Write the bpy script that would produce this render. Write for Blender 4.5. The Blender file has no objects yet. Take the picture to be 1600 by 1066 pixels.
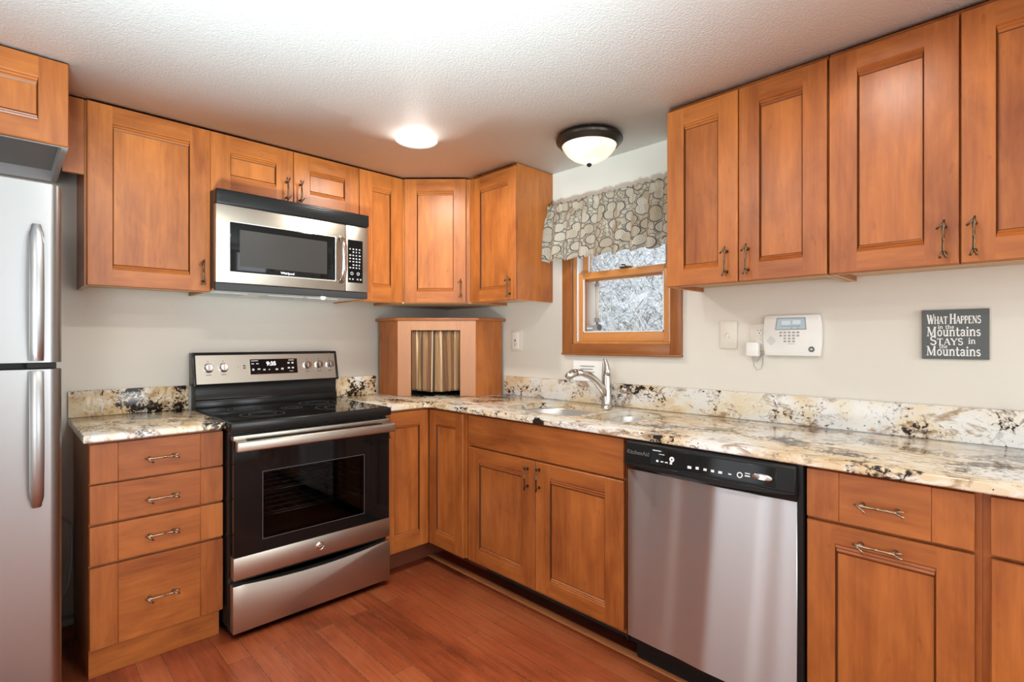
import bpy, bmesh, math, random
from mathutils import Vector, Matrix, noise as mnoise
random.seed(7)
R = math.radians
S = bpy.context.scene
C = S.collection
PI = math.pi

# ------------------------------------------------------------------ camera, world, light, exposure
cd = bpy.data.cameras.new('camera'); cam = bpy.data.objects.new('camera', cd); C.objects.link(cam)
F_PX = 813.36
cd.sensor_width = 36.0; cd.lens = F_PX / 1600 * 36.0
cd.shift_y = 0.0; cd.clip_start = 0.02
cam.location = (-2.3543, -3.0642, 1.2587)
cam.rotation_euler = (R(90), 0, R(45.57 - 90))
S.camera = cam
S.view_settings.view_transform = 'Standard'
S.view_settings.look = 'None'
S.view_settings.gamma = 1.0
S.view_settings.use_curve_mapping = False
S.view_settings.exposure = 0.32
W = bpy.data.worlds.new('sky'); S.world = W; W.use_nodes = True
bgn = W.node_tree.nodes['Background']; bgn.inputs['Color'].default_value = (0.86, 0.93, 1.0, 1); bgn.inputs['Strength'].default_value = 1.5

CEIL = 2.256
def area_light(name, loc, rot, sx, sy, power, color):
    l = bpy.data.lights.new(name, 'AREA'); l.shape = 'RECTANGLE'; l.size = sx; l.size_y = sy
    l.energy = power; l.color = color
    o = bpy.data.objects.new(name, l); o.location = loc; o.rotation_euler = rot; C.objects.link(o)
    return o
# area lamps in unseen openings behind the camera, standing in for daylight
area_light('south_fill', (-1.1, -5.48, 1.25), (R(90), 0, 0), 1.3, 1.6, 30, (0.93, 0.97, 1.0))
area_light('south_fill', (-3.55, -5.48, 1.25), (R(90), 0, 0), 1.1, 1.6, 36, (0.93, 0.97, 1.0))  # second lamp and its opening added to brighten the left drawers
area_light('daylight_west', (-4.50, -.80, 1.08), (R(90), 0, R(-90)), .50, 2.0, 3, (0.93, 0.97, 1.0))
area_light('daylight_west', (-4.50, -1.65, 1.08), (R(90), 0, R(-90)), .80, 2.0, 5.5, (0.93, 0.97, 1.0))
# unseen spots added near the floor to brighten the ceiling
def uplight(loc, power, half, blend, aim=(0, 0, 1), radius=.25, color=(0.73, 0.95, 1.0)):
    l = bpy.data.lights.new('ceiling_fill', 'SPOT'); l.energy = power; l.color = color
    l.spot_size = R(2 * half); l.spot_blend = blend; l.shadow_soft_size = radius
    o = bpy.data.objects.new('ceiling_fill', l); o.location = loc; C.objects.link(o)
    o.rotation_euler = (-Vector(aim)).to_track_quat('Z', 'Y').to_euler()
    return o
uplight((-2.62, -2.92, .12), 520, 36, .9, aim=(.46, .66, 1))
uplight((-2.62, -2.92, .12), 300, 27, 1.0, aim=(.70, .90, 1))
LAMP_STRENGTH = 275.0
DOME_STRENGTH = .55

# ------------------------------------------------------------------ node helpers and materials
def newmat(name):
    m = bpy.data.materials.new(name); m.use_nodes = True
    return m, m.node_tree, m.node_tree.nodes['Principled BSDF']
def simple(name, col, rough=0.5, metal=0.0, coat=0.0, spec=0.5, emit=None, es=0.0):
    m, nt, b = newmat(name)
    b.inputs['Base Color'].default_value = (*col, 1); b.inputs['Roughness'].default_value = rough
    b.inputs['Metallic'].default_value = metal; b.inputs['Coat Weight'].default_value = coat
    b.inputs['Specular IOR Level'].default_value = spec
    if emit:
        b.inputs['Emission Color'].default_value = (*emit, 1); b.inputs['Emission Strength'].default_value = es
    return m
class G:
    """small wrapper for building node graphs"""
    def __init__(s, nt): s.nt = nt
    def n(s, typ, **kw):
        x = s.nt.nodes.new(typ)
        for k, v in kw.items():
            if k.startswith('_'): setattr(x, k[1:], v)
            else: x.inputs[k.replace('__', ' ')].default_value = v
        return x
    def l(s, a, b): s.nt.links.new(a, b)
    def ramp(s, fac, stops, interp='LINEAR'):
        r = s.nt.nodes.new('ShaderNodeValToRGB'); r.color_ramp.interpolation = interp
        e = r.color_ramp.elements
        while len(e) > 1: e.remove(e[-1])
        e[0].position = stops[0][0]; e[0].color = (*stops[0][1], 1)
        for p, c in stops[1:]:
            k = e.new(p); k.color = (*c, 1)
        s.l(fac, r.inputs['Fac']); return r.outputs['Color']
    def mix(s, fac, a, b, mode='MIX'):
        x = s.nt.nodes.new('ShaderNodeMix'); x.data_type = 'RGBA'; x.blend_type = mode
        for sock, v in ((x.inputs[0], fac), (x.inputs[6], a), (x.inputs[7], b)):
            if isinstance(v, (int, float)): sock.default_value = v
            elif isinstance(v, tuple): sock.default_value = (*v, 1)
            else: s.l(v, sock)
        return x.outputs[2]
    def math(s, op, a, b=0.0):
        x = s.nt.nodes.new('ShaderNodeMath'); x.operation = op
        for i, v in enumerate((a, b)):
            if isinstance(v, (int, float)): x.inputs[i].default_value = v
            else: s.l(v, x.inputs[i])
        return x.outputs[0]
    def noise(s, vec, scale, detail=3, rough=0.5, dist=0.0):
        x = s.nt.nodes.new('ShaderNodeTexNoise'); x.inputs['Scale'].default_value = scale
        x.inputs['Detail'].default_value = detail; x.inputs['Roughness'].default_value = rough
        x.inputs['Distortion'].default_value = dist
        s.l(vec, x.inputs['Vector']); return x.outputs['Fac']
    def mapping(s, vec, scale=(1, 1, 1), loc=(0, 0, 0), rot=(0, 0, 0)):
        x = s.nt.nodes.new('ShaderNodeMapping'); x.inputs['Scale'].default_value = scale
        x.inputs['Location'].default_value = loc; x.inputs['Rotation'].default_value = rot
        s.l(vec, x.inputs['Vector']); return x.outputs['Vector']
    def bump(s, h, strength, dist, bsdf):
        x = s.nt.nodes.new('ShaderNodeBump'); x.inputs['Strength'].default_value = strength
        x.inputs['Distance'].default_value = dist
        s.l(h, x.inputs['Height']); s.l(x.outputs['Normal'], bsdf.inputs['Normal'])

def wood(name, axis, dark, light, rough=0.40, coat=0.22, contrast=1.0):
    m, nt, b = newmat(name); g = G(nt)
    tc = g.n('ShaderNodeTexCoord'); oi = g.n('ShaderNodeObjectInfo')
    off = g.n('ShaderNodeCombineXYZ')
    r = oi.outputs['Random']
    g.l(g.math('MULTIPLY', r, 17.0), off.inputs[0]); g.l(g.math('MULTIPLY', r, 31.0), off.inputs[1]); g.l(g.math('MULTIPLY', r, 11.0), off.inputs[2])
    add = g.n('ShaderNodeVectorMath', _operation='ADD'); g.l(tc.outputs['Object'], add.inputs[0]); g.l(off.outputs[0], add.inputs[1])
    v = add.outputs[0]
    sc = {'z': (1, 1, .07), 'x': (.07, 1, 1), 'y': (1, .07, 1)}[axis]
    sc2 = {'z': (1, 1, .35), 'x': (.35, 1, 1), 'y': (1, .35, 1)}[axis]
    fine = g.noise(g.mapping(v, sc), 95, 4, .6)
    mid = g.noise(g.mapping(v, sc), 22, 3, .5, .4)
    blot = g.noise(g.mapping(v, sc2), 7.5, 4, .62, .8)
    f = g.math('ADD', g.math('MULTIPLY', fine, .22), g.math('ADD', g.math('MULTIPLY', mid, .28), g.math('MULTIPLY', blot, .5)))
    f = g.math('ADD', f, g.math('MULTIPLY', g.math('SUBTRACT', r, .5), .10))
    mid_c = tuple((a + c) / 2 for a, c in zip(dark, light))
    lo, hi = .5 - .16 / contrast, .5 + .16 / contrast
    col = g.ramp(f, [(lo, dark), (.5, mid_c), (hi, light)])
    # small dark mineral flecks typical of stained maple
    fl = g.noise(g.mapping(v, sc2), 38, 2, .5)
    flm = g.ramp(fl, [(.68, (0, 0, 0)), (.78, (1, 1, 1))])
    col = g.mix(g.math('MULTIPLY', flm, .35), col, tuple(c * .55 for c in dark))
    g.l(col, b.inputs['Base Color'])
    b.inputs['Roughness'].default_value = rough; b.inputs['Coat Weight'].default_value = coat; b.inputs['Coat Roughness'].default_value = .33
    b.inputs['Specular IOR Level'].default_value = .4
    g.bump(fine, .06, .002, b)
    return m
WD, WL = (.225, .056, .0105), (.480, .152, .031)
M = {}
M['wood_v'] = wood('stained_maple_vertical', 'z', WD, WL)
M['wood_h'] = wood('stained_maple_horizontal', 'x', WD, WL)
M['trimwood'] = wood('window_casing_wood', 'z', (.22, .065, .014), (.38, .14, .036), .3)
M['trimwood_y'] = wood('window_casing_wood_across', 'y', (.22, .065, .014), (.38, .14, .036), .3)
M['sash'] = wood('window_sash_wood', 'z', (.50, .19, .045), (.66, .29, .085), .3)
M['sash_y'] = wood('window_sash_wood_across', 'y', (.50, .19, .045), (.66, .29, .085), .3)
M['groove'] = simple('dark_groove_in_moulding', (.075, .022, .006), .4)  # darker brown on the groove bands of the moulding
M['ply'] = wood('unfinished_cabinet_bottom', 'x', (.50, .31, .16), (.62, .42, .24), .5, 0)
M['paint_pink'] = wood('pale_stained_face', 'z', (.44, .20, .10), (.56, .28, .15), .3, .3, .7)

def granite():
    m, nt, b = newmat('granite'); g = G(nt)
    geo = g.n('ShaderNodeNewGeometry'); v = geo.outputs['Position']
    vs = g.mapping(v, (1.35, .75, 1.2), (3, 1, 2), (0, 0, .5))
    big = g.noise(vs, 3.2, 3, .55, .6)
    base = g.ramp(big, [(.40, (.72, .71, .68)), (.50, (.71, .61, .45)), (.61, (.62, .45, .25)), (.72, (.72, .60, .42))])
    med = g.noise(vs, 17, 5, .65, .8)
    base = g.mix(g.ramp(med, [(.54, (0, 0, 0)), (.68, (1, 1, 1))]), base, (.76, .74, .69))
    tan = g.noise(g.mapping(v, (1.6, .8, 1.4), (7, 4, 1), (0, 0, .5)), 9, 5, .7, 1.2)
    base = g.mix(g.math('MULTIPLY', g.ramp(tan, [(.53, (0, 0, 0)), (.62, (1, 1, 1))]), .8), base, (.30, .17, .075))
    grey = g.noise(g.mapping(v, (1, 1, 1), (1, 9, 4)), 24, 4, .7, 1.0)
    base = g.mix(g.math('MULTIPLY', g.ramp(grey, [(.60, (0, 0, 0)), (.68, (1, 1, 1))]), .55), base, (.30, .29, .29))
    # black mineral clusters: fine flecks gated by a coarse mask
    gate = g.noise(g.mapping(v, (1.2, .8, 1), (5, 2, 8), (0, 0, .4)), 6.0, 2, .5)
    fleck = g.noise(g.mapping(v, (1, .8, 1), (2, 6, 3)), 58, 3, .6, .9)
    k = g.math('ADD', g.math('MULTIPLY', gate, .55), g.math('MULTIPLY', fleck, .42))
    mask = g.ramp(k, [(.545, (0, 0, 0)), (.560, (1, 1, 1))])
    base = g.mix(mask, base, (.016, .012, .010))
    brn = g.ramp(k, [(.510, (0, 0, 0)), (.543, (1, 1, 1)), (.57, (0, 0, 0))])
    base = g.mix(g.math('MULTIPLY', brn, .6), base, (.15, .08, .045))
    # one black vein crossing the front edge by the sink
    dv_ = g.n('ShaderNodeVectorMath', _operation='LENGTH'); g.l(g.mapping(v, (22, 24, 45), (22 * .640, 24 * 1.475, -45 * .893)), dv_.inputs[0])
    vein = g.ramp(g.math('ADD', g.math('MULTIPLY', dv_.outputs['Value'], .5), g.math('MULTIPLY', fleck, .5)), [(.68, (1, 1, 1)), (.74, (0, 0, 0))])
    base = g.mix(vein, base, (.016, .012, .010))
    spk = g.noise(v, 120, 1, .5)
    base = g.mix(g.ramp(spk, [(.73, (0, 0, 0)), (.77, (1, 1, 1))]), base, (.05, .035, .03))
    g.l(base, b.inputs['Base Color']); b.inputs['Roughness'].default_value = .11
    b.inputs['Specular IOR Level'].default_value = .5
    return m
M['granite'] = granite()

def steel(name, axis, col=(.48, .445, .385), rough=.36, an=.9):
    m, nt, b = newmat(name); g = G(nt)
    tc = g.n('ShaderNodeTexCoord')
    sc = {'x': (.02, 1, 1), 'z': (1, 1, .02)}[axis]
    f = g.noise(g.mapping(tc.outputs['Object'], sc), 420, 2, .6)
    b.inputs['Base Color'].default_value = (*col, 1); b.inputs['Metallic'].default_value = 1
    b.inputs['Roughness'].default_value = rough
    if axis == 'x': g.l(g.math('ADD', g.math('MULTIPLY', f, .05), rough - .025), b.inputs['Roughness'])
    if axis == 'x': g.bump(f, .012, .001, b)
    if axis == 'z':
        b.inputs['Anisotropic'].default_value = an; b.inputs['Anisotropic Rotation'].default_value = 0.25
        tg = g.n('ShaderNodeTangent', _direction_type='RADIAL', _axis='Z'); g.l(tg.outputs[0], b.inputs['Tangent'])
    return m
M['steel_h'] = steel('brushed_steel_horizontal', 'x')
M['steel_v'] = steel('brushed_steel_vertical', 'z', (.50, .515, .52), rough=.30, an=1.0)
M['steel_fridge'] = steel('brushed_steel_fridge', 'z', (.33, .33, .33), .34, .3)
M['nickel'] = simple('brushed_nickel', (.60, .57, .53), .24, 1)
M['bright_trim'] = simple('bright_trim', (.82, .79, .74), .35, .5)
M['chrome'] = simple('bright_steel', (.72, .71, .69), .15, 1)
M['sinksteel'] = simple('sink_steel', (.70, .69, .67), .38, 1)
M['bronze'] = simple('antique_bronze', (.16, .105, .062), .34, 1)
M['bronze_light'] = simple('pale_bronze', (.36, .28, .20), .32, 1)  # lighter bronze tone
M['black'] = simple('black_plastic', (.009, .009, .009), .35, spec=.25)
M['black_enamel'] = simple('black_enamel', (.011, .011, .011), .22, spec=.3)
M['black_glass'] = simple('black_glass', (.006, .006, .006), .06, spec=.28)
M['dark_screen'] = simple('microwave_screen_mesh', (.032, .030, .028), .25, coat=.15)
M['grey_rubber'] = simple('grey_rubber', (.035, .035, .035), .6, spec=.3)
M['white_mark'] = simple('white_marking', (.75, .75, .75), .5)
M['grey_mark'] = simple('grey_marking', (.28, .28, .28), .5)
M['embossed'] = simple('embossed_grey', (.10, .10, .105), .4)
M['white_plastic'] = simple('white_plastic', (.80, .78, .74), .38)
M['almond_plastic'] = simple('almond_plastic', (.72, .67, .58), .4)
M['lcd'] = simple('lcd_screen', (.40, .50, .56), .2)
M['lcd_light'] = simple('lcd_lit_text_area', (.60, .68, .72), .2)
M['key'] = simple('grey_key', (.36, .35, .34), .5)
M['paper'] = simple('white_paper', (.86, .86, .84), .7)
M['sign_face'] = simple('charcoal_sign_paint', (.095, .105, .105), .55)
M['sign_edge'] = simple('sign_edge', (.12, .10, .07), .6)
M['sign_ink'] = simple('sign_lettering', (.80, .80, .78), .6)
M['grey_paint'] = simple('grey_painted_underside', (.36, .36, .36), .5)
M['lightgrey_paint'] = simple('light_grey_painted_edge', (.52, .53, .53), .5)
M['oil_bronze'] = simple('oil_rubbed_bronze', (.030, .022, .016), .3, .6)
M['cord'] = simple('grey_cord_jacket', (.40, .40, .39), .5)
M['white_paint'] = simple('white_fixture_paint', (.78, .78, .77), .4)
M['display'] = simple('lit_digits', (.9, .95, 1), .4, emit=(.85, .95, 1), es=1.6)
M['vinyl'] = simple('white_vinyl_track', (.78, .80, .82), .4)
M['recess_shade'] = simple('recess_shade_brown', (.03, .018, .012), .6)  # near-black brown puts the recess shade into the board colour
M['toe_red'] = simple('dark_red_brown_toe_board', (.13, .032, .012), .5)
M['interior_dark'] = simple('oven_interior', (.05, .05, .052), .45)
M['rack'] = simple('oven_rack_wire', (.55, .55, .55), .3, 1)

def lamp_mat(name, col, strength):
    m, nt, b = newmat(name)
    b.inputs['Base Color'].default_value = (.9, .9, .9, 1)
    b.inputs['Emission Color'].default_value = (*col, 1); b.inputs['Emission Strength'].default_value = strength
    return m
M['lamp'] = lamp_mat('lit_lamp_lens', (1.0, .95, .87), LAMP_STRENGTH)
M['lamp_dim'] = lamp_mat('dimmer_lamp_lens', (1.0, .95, .87), LAMP_STRENGTH * .38)
M['task_lamp'] = lamp_mat('microwave_task_lamp', (1.0, .86, .66), 40.0)
def dome_mat():
    m, nt, b = newmat('alabaster_glass_lit'); g = G(nt)
    tc = g.n('ShaderNodeTexCoord')
    f = g.noise(tc.outputs['Object'], 6, 3, .5, 1.5)
    col = g.ramp(f, [(.35, (.62, .42, .24)), (.5, (1.0, .82, .60)), (.62, (1.0, .96, .88))])
    b.inputs['Base Color'].default_value = (.42, .38, .31, 1); b.inputs['Roughness'].default_value = .2
    g.l(col, b.inputs['Emission Color']); b.inputs['Emission Strength'].default_value = DOME_STRENGTH
    return m
M['dome'] = dome_mat()

def pane_mat(name, tint, amount):
    m, nt, b = newmat(name); g = G(nt)
    out = nt.nodes['Material Output']
    fr = g.n('ShaderNodeFresnel', IOR=1.45)
    tr = g.n('ShaderNodeBsdfTransparent'); tr.inputs['Color'].default_value = (*tint, 1)
    gl = g.n('ShaderNodeBsdfGlossy'); gl.inputs['Roughness'].default_value = .03
    mx = g.n('ShaderNodeMixShader'); gg = g.n('ShaderNodeNewGeometry'); g.l(g.math('MULTIPLY', g.math('MULTIPLY', fr.outputs[0], amount), g.math('SUBTRACT', 1.0, gg.outputs['Backfacing'])), mx.inputs[0]); g.l(tr.outputs[0], mx.inputs[1]); g.l(gl.outputs[0], mx.inputs[2])
    g.l(mx.outputs[0], out.inputs['Surface']); nt.nodes.remove(b)
    return m
M['glass'] = pane_mat('window_glass', (.97, .98, .98), .8)
M['oven_glass'] = pane_mat('tinted_oven_glass', (.42, .42, .42), .6)

def wall_mat(name, col, scale, strength):
    m, nt, b = newmat(name); g = G(nt)
    geo = g.n('ShaderNodeNewGeometry'); v = geo.outputs['Position']
    f = g.noise(v, scale, 4, .6)
    big = g.noise(v, 1.2, 2)
    c = g.mix(big, tuple(x * .97 for x in col), tuple(min(1, x * 1.02) for x in col))
    g.l(c, b.inputs['Base Color']); b.inputs['Roughness'].default_value = .62
    b.inputs['Specular IOR Level'].default_value = .25
    g.bump(f, strength, .004, b)
    return m
M['wall'] = wall_mat('painted_wall', (.715, .672, .600), 90, .12)
M['ceiling'] = wall_mat('textured_ceiling', (.885, .90, .90), 130, .6)

def floor_mat():
    m, nt, b = newmat('plank_floor'); g = G(nt)
    geo = g.n('ShaderNodeNewGeometry'); v = geo.outputs['Position']
    rot = g.mapping(v, (1, 1, 1), (0, .013, 0), (0, 0, R(90)))
    br = g.n('ShaderNodeTexBrick', Scale=1.0)
    br.offset = .37; br.offset_frequency = 2
    br.inputs['Brick Width'].default_value = 1.35; br.inputs['Row Height'].default_value = .0857
    br.inputs['Mortar Size'].default_value = .0017; br.inputs['Mortar Smooth'].default_value = .3
    br.inputs['Color1'].default_value = (0, 0, 0, 1); br.inputs['Color2'].default_value = (1, 1, 1, 1); br.inputs['Mortar'].default_value = (.5, .5, .5, 1)
    g.l(rot, br.inputs['Vector'])
    sep = g.n('ShaderNodeSeparateColor'); g.l(br.outputs['Color'], sep.inputs[0])
    gm = g.mapping(v, (1, .055, 1))
    grain = g.noise(gm, 70, 4, .65, .3)
    blot = g.noise(g.mapping(v, (1, .45, 1)), 4.5, 4, .6, .6)
    f = g.math('ADD', g.math('MULTIPLY', grain, .35), g.math('ADD', g.math('MULTIPLY', blot, .5), g.math('MULTIPLY', sep.outputs[0], .15)))
    col = g.ramp(f, [(.33, (.27, .058, .020)), (.50, (.58, .138, .050)), (.69, (.78, .25, .095))])
    worn = g.noise(v, 60, 3, .7)
    seam = br.outputs['Fac']
    wm = g.math('MULTIPLY', seam, g.ramp(worn, [(.44, (.0, .0, .0)), (.58, (1, 1, 1))]))
    col = g.mix(g.math('MULTIPLY', seam, .75), col, (.045, .012, .006))
    col = g.mix(g.math('MULTIPLY', wm, .7), col, (.62, .32, .17))
    spk = g.noise(v, 85, 2, .6); spg = g.noise(v, 3.0, 2)
    sm = g.math('MULTIPLY', g.ramp(spk, [(.70, (0, 0, 0)), (.76, (1, 1, 1))]), g.ramp(spg, [(.5, (0, 0, 0)), (.65, (1, 1, 1))]))
    col = g.mix(g.math('MULTIPLY', sm, .5), col, (.45, .24, .15))
    g.l(col, b.inputs['Base Color'])
    b.inputs['Roughness'].default_value = .34; b.inputs['Specular IOR Level'].default_value = .4
    h = g.math('SUBTRACT', g.math('MULTIPLY', grain, .15), seam)
    g.bump(h, .35, .002, b)
    return m
M['floor'] = floor_mat()
M['reflector'] = wall_mat('pale_reflector', (.60, .59, .56), 260, .5)
M['floor_strip'] = wood('floor_border_strip', 'y', (.24, .075, .025), (.40, .15, .055), .35)
M['baseboard'] = wall_mat('worn_grey_board', (.22, .20, .18), 30, .6)

def uvcloth_valance():
    m, nt, b = newmat('valance_print'); g = G(nt)
    uv = g.n('ShaderNodeUVMap'); v = uv.outputs['UV']
    wob = g.n('ShaderNodeTexNoise', Scale=14.0); g.l(v, wob.inputs['Vector'])
    vm = g.n('ShaderNodeVectorMath', _operation='MULTIPLY_ADD'); g.l(wob.outputs['Color'], vm.inputs[0]); vm.inputs[1].default_value = (.010, .010, 0); g.l(v, vm.inputs[2])
    def rings(scale, off):
        vo = g.n('ShaderNodeTexVoronoi', Scale=scale, Randomness=.9); vo.voronoi_dimensions = '2D'
        g.l(g.mapping(vm.outputs[0], (1, 1, 1), off), vo.inputs['Vector']); return vo
    a = rings(15.5, (0, 0, 0)); d = a.outputs['Distance']
    sn = g.math('SINE', g.math('MULTIPLY', d, 48.0))
    fine = g.math('MULTIPLY', g.ramp(sn, [(.35, (0, 0, 0)), (.8, (1, 1, 1))]), .62)
    rim = g.ramp(d, [(.40, (0, 0, 0)), (.44, (1, 1, 1)), (.48, (1, 1, 1)), (.52, (0, 0, 0))])
    b2 = rings(34, (3.3, 1.7, 0)); d2 = b2.outputs['Distance']
    rim2 = g.ramp(d2, [(.36, (0, 0, 0)), (.42, (1, 1, 1)), (.50, (1, 1, 1)), (.56, (0, 0, 0))])
    outside = g.ramp(d, [(.48, (0, 0, 0)), (.52, (1, 1, 1))])
    small = g.math('MULTIPLY', rim2, outside)
    sc = g.n('ShaderNodeSeparateColor'); g.l(a.outputs['Color'], sc.inputs[0])
    ground = g.ramp(sc.outputs[0], [(0, (.58, .48, .35)), (.5, (.66, .59, .48)), (1, (.73, .68, .58))])
    col = g.mix(fine, ground, (.20, .16, .12))
    col = g.mix(g.math('MAXIMUM', rim, g.math('MULTIPLY', small, .75)), col, (.13, .115, .105))
    g.l(col, b.inputs['Base Color']); b.inputs['Roughness'].default_value = .85
    b.inputs['Specular IOR Level'].default_value = .1
    out = nt.nodes['Material Output']
    tr = g.n('ShaderNodeBsdfTranslucent'); g.l(col, tr.inputs['Color'])
    tp = g.n('ShaderNodeBsdfTransparent')
    m1 = g.n('ShaderNodeMixShader', Fac=.35); g.l(b.outputs[0], m1.inputs[1]); g.l(tr.outputs[0], m1.inputs[2])
    m2 = g.n('ShaderNodeMixShader', Fac=.10); g.l(m1.outputs[0], m2.inputs[1]); g.l(tp.outputs[0], m2.inputs[2])
    g.l(m2.outputs[0], out.inputs['Surface'])
    return m
M['valance'] = uvcloth_valance()
def uvcloth_stripe():
    m, nt, b = newmat('striped_curtain_cloth'); g = G(nt)
    uv = g.n('ShaderNodeUVMap'); v = uv.outputs['UV']
    sep = g.n('ShaderNodeSeparateXYZ'); g.l(v, sep.inputs[0])
    u = g.math('FRACT', g.math('MULTIPLY', sep.outputs[0], 1.25))
    br, tan, cr, dk, gd = (.19, .085, .030), (.34, .18, .075), (.62, .45, .26), (.045, .025, .015), (.28, .145, .045)
    st = [(0, br), (.10, cr), (.14, gd), (.24, dk), (.28, tan), (.40, br), (.52, cr), (.55, dk), (.60, tan), (.72, cr), (.78, br), (.92, gd)]
    col = g.ramp(u, st, 'CONSTANT')
    g.l(col, b.inputs['Base Color']); b.inputs['Roughness'].default_value = .5
    b.inputs['Sheen Weight'].default_value = .3
    return m
M['stripe'] = uvcloth_stripe()
def hill_mat():
    m, nt, b = newmat('rocky_hillside'); g = G(nt)
    geo = g.n('ShaderNodeNewGeometry'); v = geo.outputs['Position']
    f = g.noise(g.mapping(v, (1, 1, 1.0)), 9, 9, .8, 2.0)
    col = g.ramp(f, [(.34, (.16, .165, .175)), (.44, (.36, .36, .38)), (.54, (.66, .66, .67)), (.64, (.84, .83, .82))])
    w = g.noise(v, 1.6, 2); col = g.mix(g.math('MULTIPLY', g.ramp(w, [(.55, (0, 0, 0)), (.7, (1, 1, 1))]), .5), col, (.40, .34, .24))
    g.l(col, b.inputs['Base Color']); b.inputs['Roughness'].default_value = .9
    return m
M['hill'] = hill_mat()
M['straw'] = simple('dry_grass', (.80, .79, .75), .8)
M['straw_dark'] = simple('dead_stems', (.26, .25, .25), .8)

# ------------------------------------------------------------------ mesh helpers
class MB:
    def __init__(s): s.bm = bmesh.new(); s.uv = None
    def _mark(s, before, m):
        for f in s.bm.faces:
            if f not in before: f.material_index = m
    def box(s, x0, x1, y0, y1, z0, z1, m=0, bev=0, seg=2):
        bm = s.bm; before = set(bm.faces)
        x0, x1 = min(x0, x1), max(x0, x1); y0, y1 = min(y0, y1), max(y0, y1); z0, z1 = min(z0, z1), max(z0, z1)
        v = [bm.verts.new(p) for p in ((x0, y0, z0), (x1, y0, z0), (x1, y1, z0), (x0, y1, z0), (x0, y0, z1), (x1, y0, z1), (x1, y1, z1), (x0, y1, z1))]
        fs = [bm.faces.new([v[i] for i in q]) for q in ((0, 3, 2, 1), (4, 5, 6, 7), (0, 1, 5, 4), (1, 2, 6, 5), (2, 3, 7, 6), (3, 0, 4, 7))]
        if bev:
            es = list({e for f in fs for e in f.edges})
            bmesh.ops.bevel(bm, geom=es, offset=bev, segments=seg, affect='EDGES', profile=.5)
        s._mark(before, m); return s
    def prism(s, poly, axis, a0, a1, m=0, bev=0, seg=2):
        """poly of 2D points; axis 'x': (y,z), 'y': (x,z), 'z': (x,y)"""
        bm = s.bm; before = set(bm.faces)
        def P(p, a): return {'x': (a, p[0], p[1]), 'y': (p[0], a, p[1]), 'z': (p[0], p[1], a)}[axis]
        A = [bm.verts.new(P(p, a0)) for p in poly]; B = [bm.verts.new(P(p, a1)) for p in poly]
        n = len(poly); fs = [bm.faces.new(A), bm.faces.new(B[::-1])]
        for i in range(n): fs.append(bm.faces.new((A[i], B[i], B[(i + 1) % n], A[(i + 1) % n])))
        bmesh.ops.recalc_face_normals(bm, faces=fs)
        if bev:
            es = list({e for f in fs for e in f.edges})
            bmesh.ops.bevel(bm, geom=es, offset=bev, segments=seg, affect='EDGES', profile=.5)
        s._mark(before, m); return s
    def tube(s, pts, rad, seg=10, m=0, caps=True, flat=None):
        bm = s.bm; pts = [Vector(p) for p in pts]; n = len(pts)
        if not isinstance(rad, (list, tuple)): rad = [rad] * n
        T = [(pts[min(i + 1, n - 1)] - pts[max(i - 1, 0)]).normalized() for i in range(n)]
        up = Vector((0, 0, 1)) if abs(T[0].z) < .9 else Vector((1, 0, 0))
        nx = T[0].cross(up).normalized(); rings = []
        for i in range(n):
            nx = (nx - T[i] * nx.dot(T[i])).normalized(); ny = T[i].cross(nx)
            fl = flat or 1
            rings.append([bm.verts.new(pts[i] + (nx * math.cos(2 * PI * k / seg) + ny * math.sin(2 * PI * k / seg) * fl) * rad[i]) for k in range(seg)])
        for i in range(n - 1):
            for k in range(seg):
                f = bm.faces.new((rings[i][k], rings[i][(k + 1) % seg], rings[i + 1][(k + 1) % seg], rings[i + 1][k])); f.material_index = m
        if caps:
            f = bm.faces.new(rings[0][::-1]); f.material_index = m; f = bm.faces.new(rings[-1]); f.material_index = m
        return s
    def lathe(s, prof, c=(0, 0, 0), axis='z', seg=32, m=0, sx=1, sy=1):
        """prof: (r, h) list"""
        bm = s.bm; rings = []
        def P(a, b, h): return {'z': (c[0] + a, c[1] + b, c[2] + h), 'y': (c[0] + a, c[1] + h, c[2] + b), 'x': (c[0] + h, c[1] + a, c[2] + b)}[axis]
        new = []
        for r, h in prof:
            if r < 1e-6: rings.append([bm.verts.new(P(0, 0, h))])
            else: rings.append([bm.verts.new(P(r * sx * math.cos(2 * PI * k / seg), r * sy * math.sin(2 * PI * k / seg), h)) for k in range(seg)])
        for A, B in zip(rings, rings[1:]):
            for k in range(seg):
                k2 = (k + 1) % seg
                if len(A) == 1 and len(B) == 1: continue
                if len(A) == 1: q = (A[0], B[k2], B[k])
                elif len(B) == 1: q = (A[k], A[k2], B[0])
                else: q = (A[k], A[k2], B[k2], B[k])
                f = bm.faces.new(q); f.material_index = m; new.append(f)
        bmesh.ops.recalc_face_normals(bm, faces=new)
        return s
    def face(s, pts, m=0):
        f = s.bm.faces.new([s.bm.verts.new(p) for p in pts]); f.material_index = m; return f
    def loft(s, rings, m=0, cap0=False, cap1=False):
        V = [[s.bm.verts.new(p) for p in r] for r in rings]; n = len(V[0]); new = []
        for A, B in zip(V, V[1:]):
            for k in range(n):
                new.append(s.bm.faces.new((A[k], A[(k + 1) % n], B[(k + 1) % n], B[k])))
        if cap0: new.append(s.bm.faces.new(V[0][::-1]))
        if cap1: new.append(s.bm.faces.new(V[-1]))
        for f in new: f.material_index = m
        bmesh.ops.recalc_face_normals(s.bm, faces=new)
        return s
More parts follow.
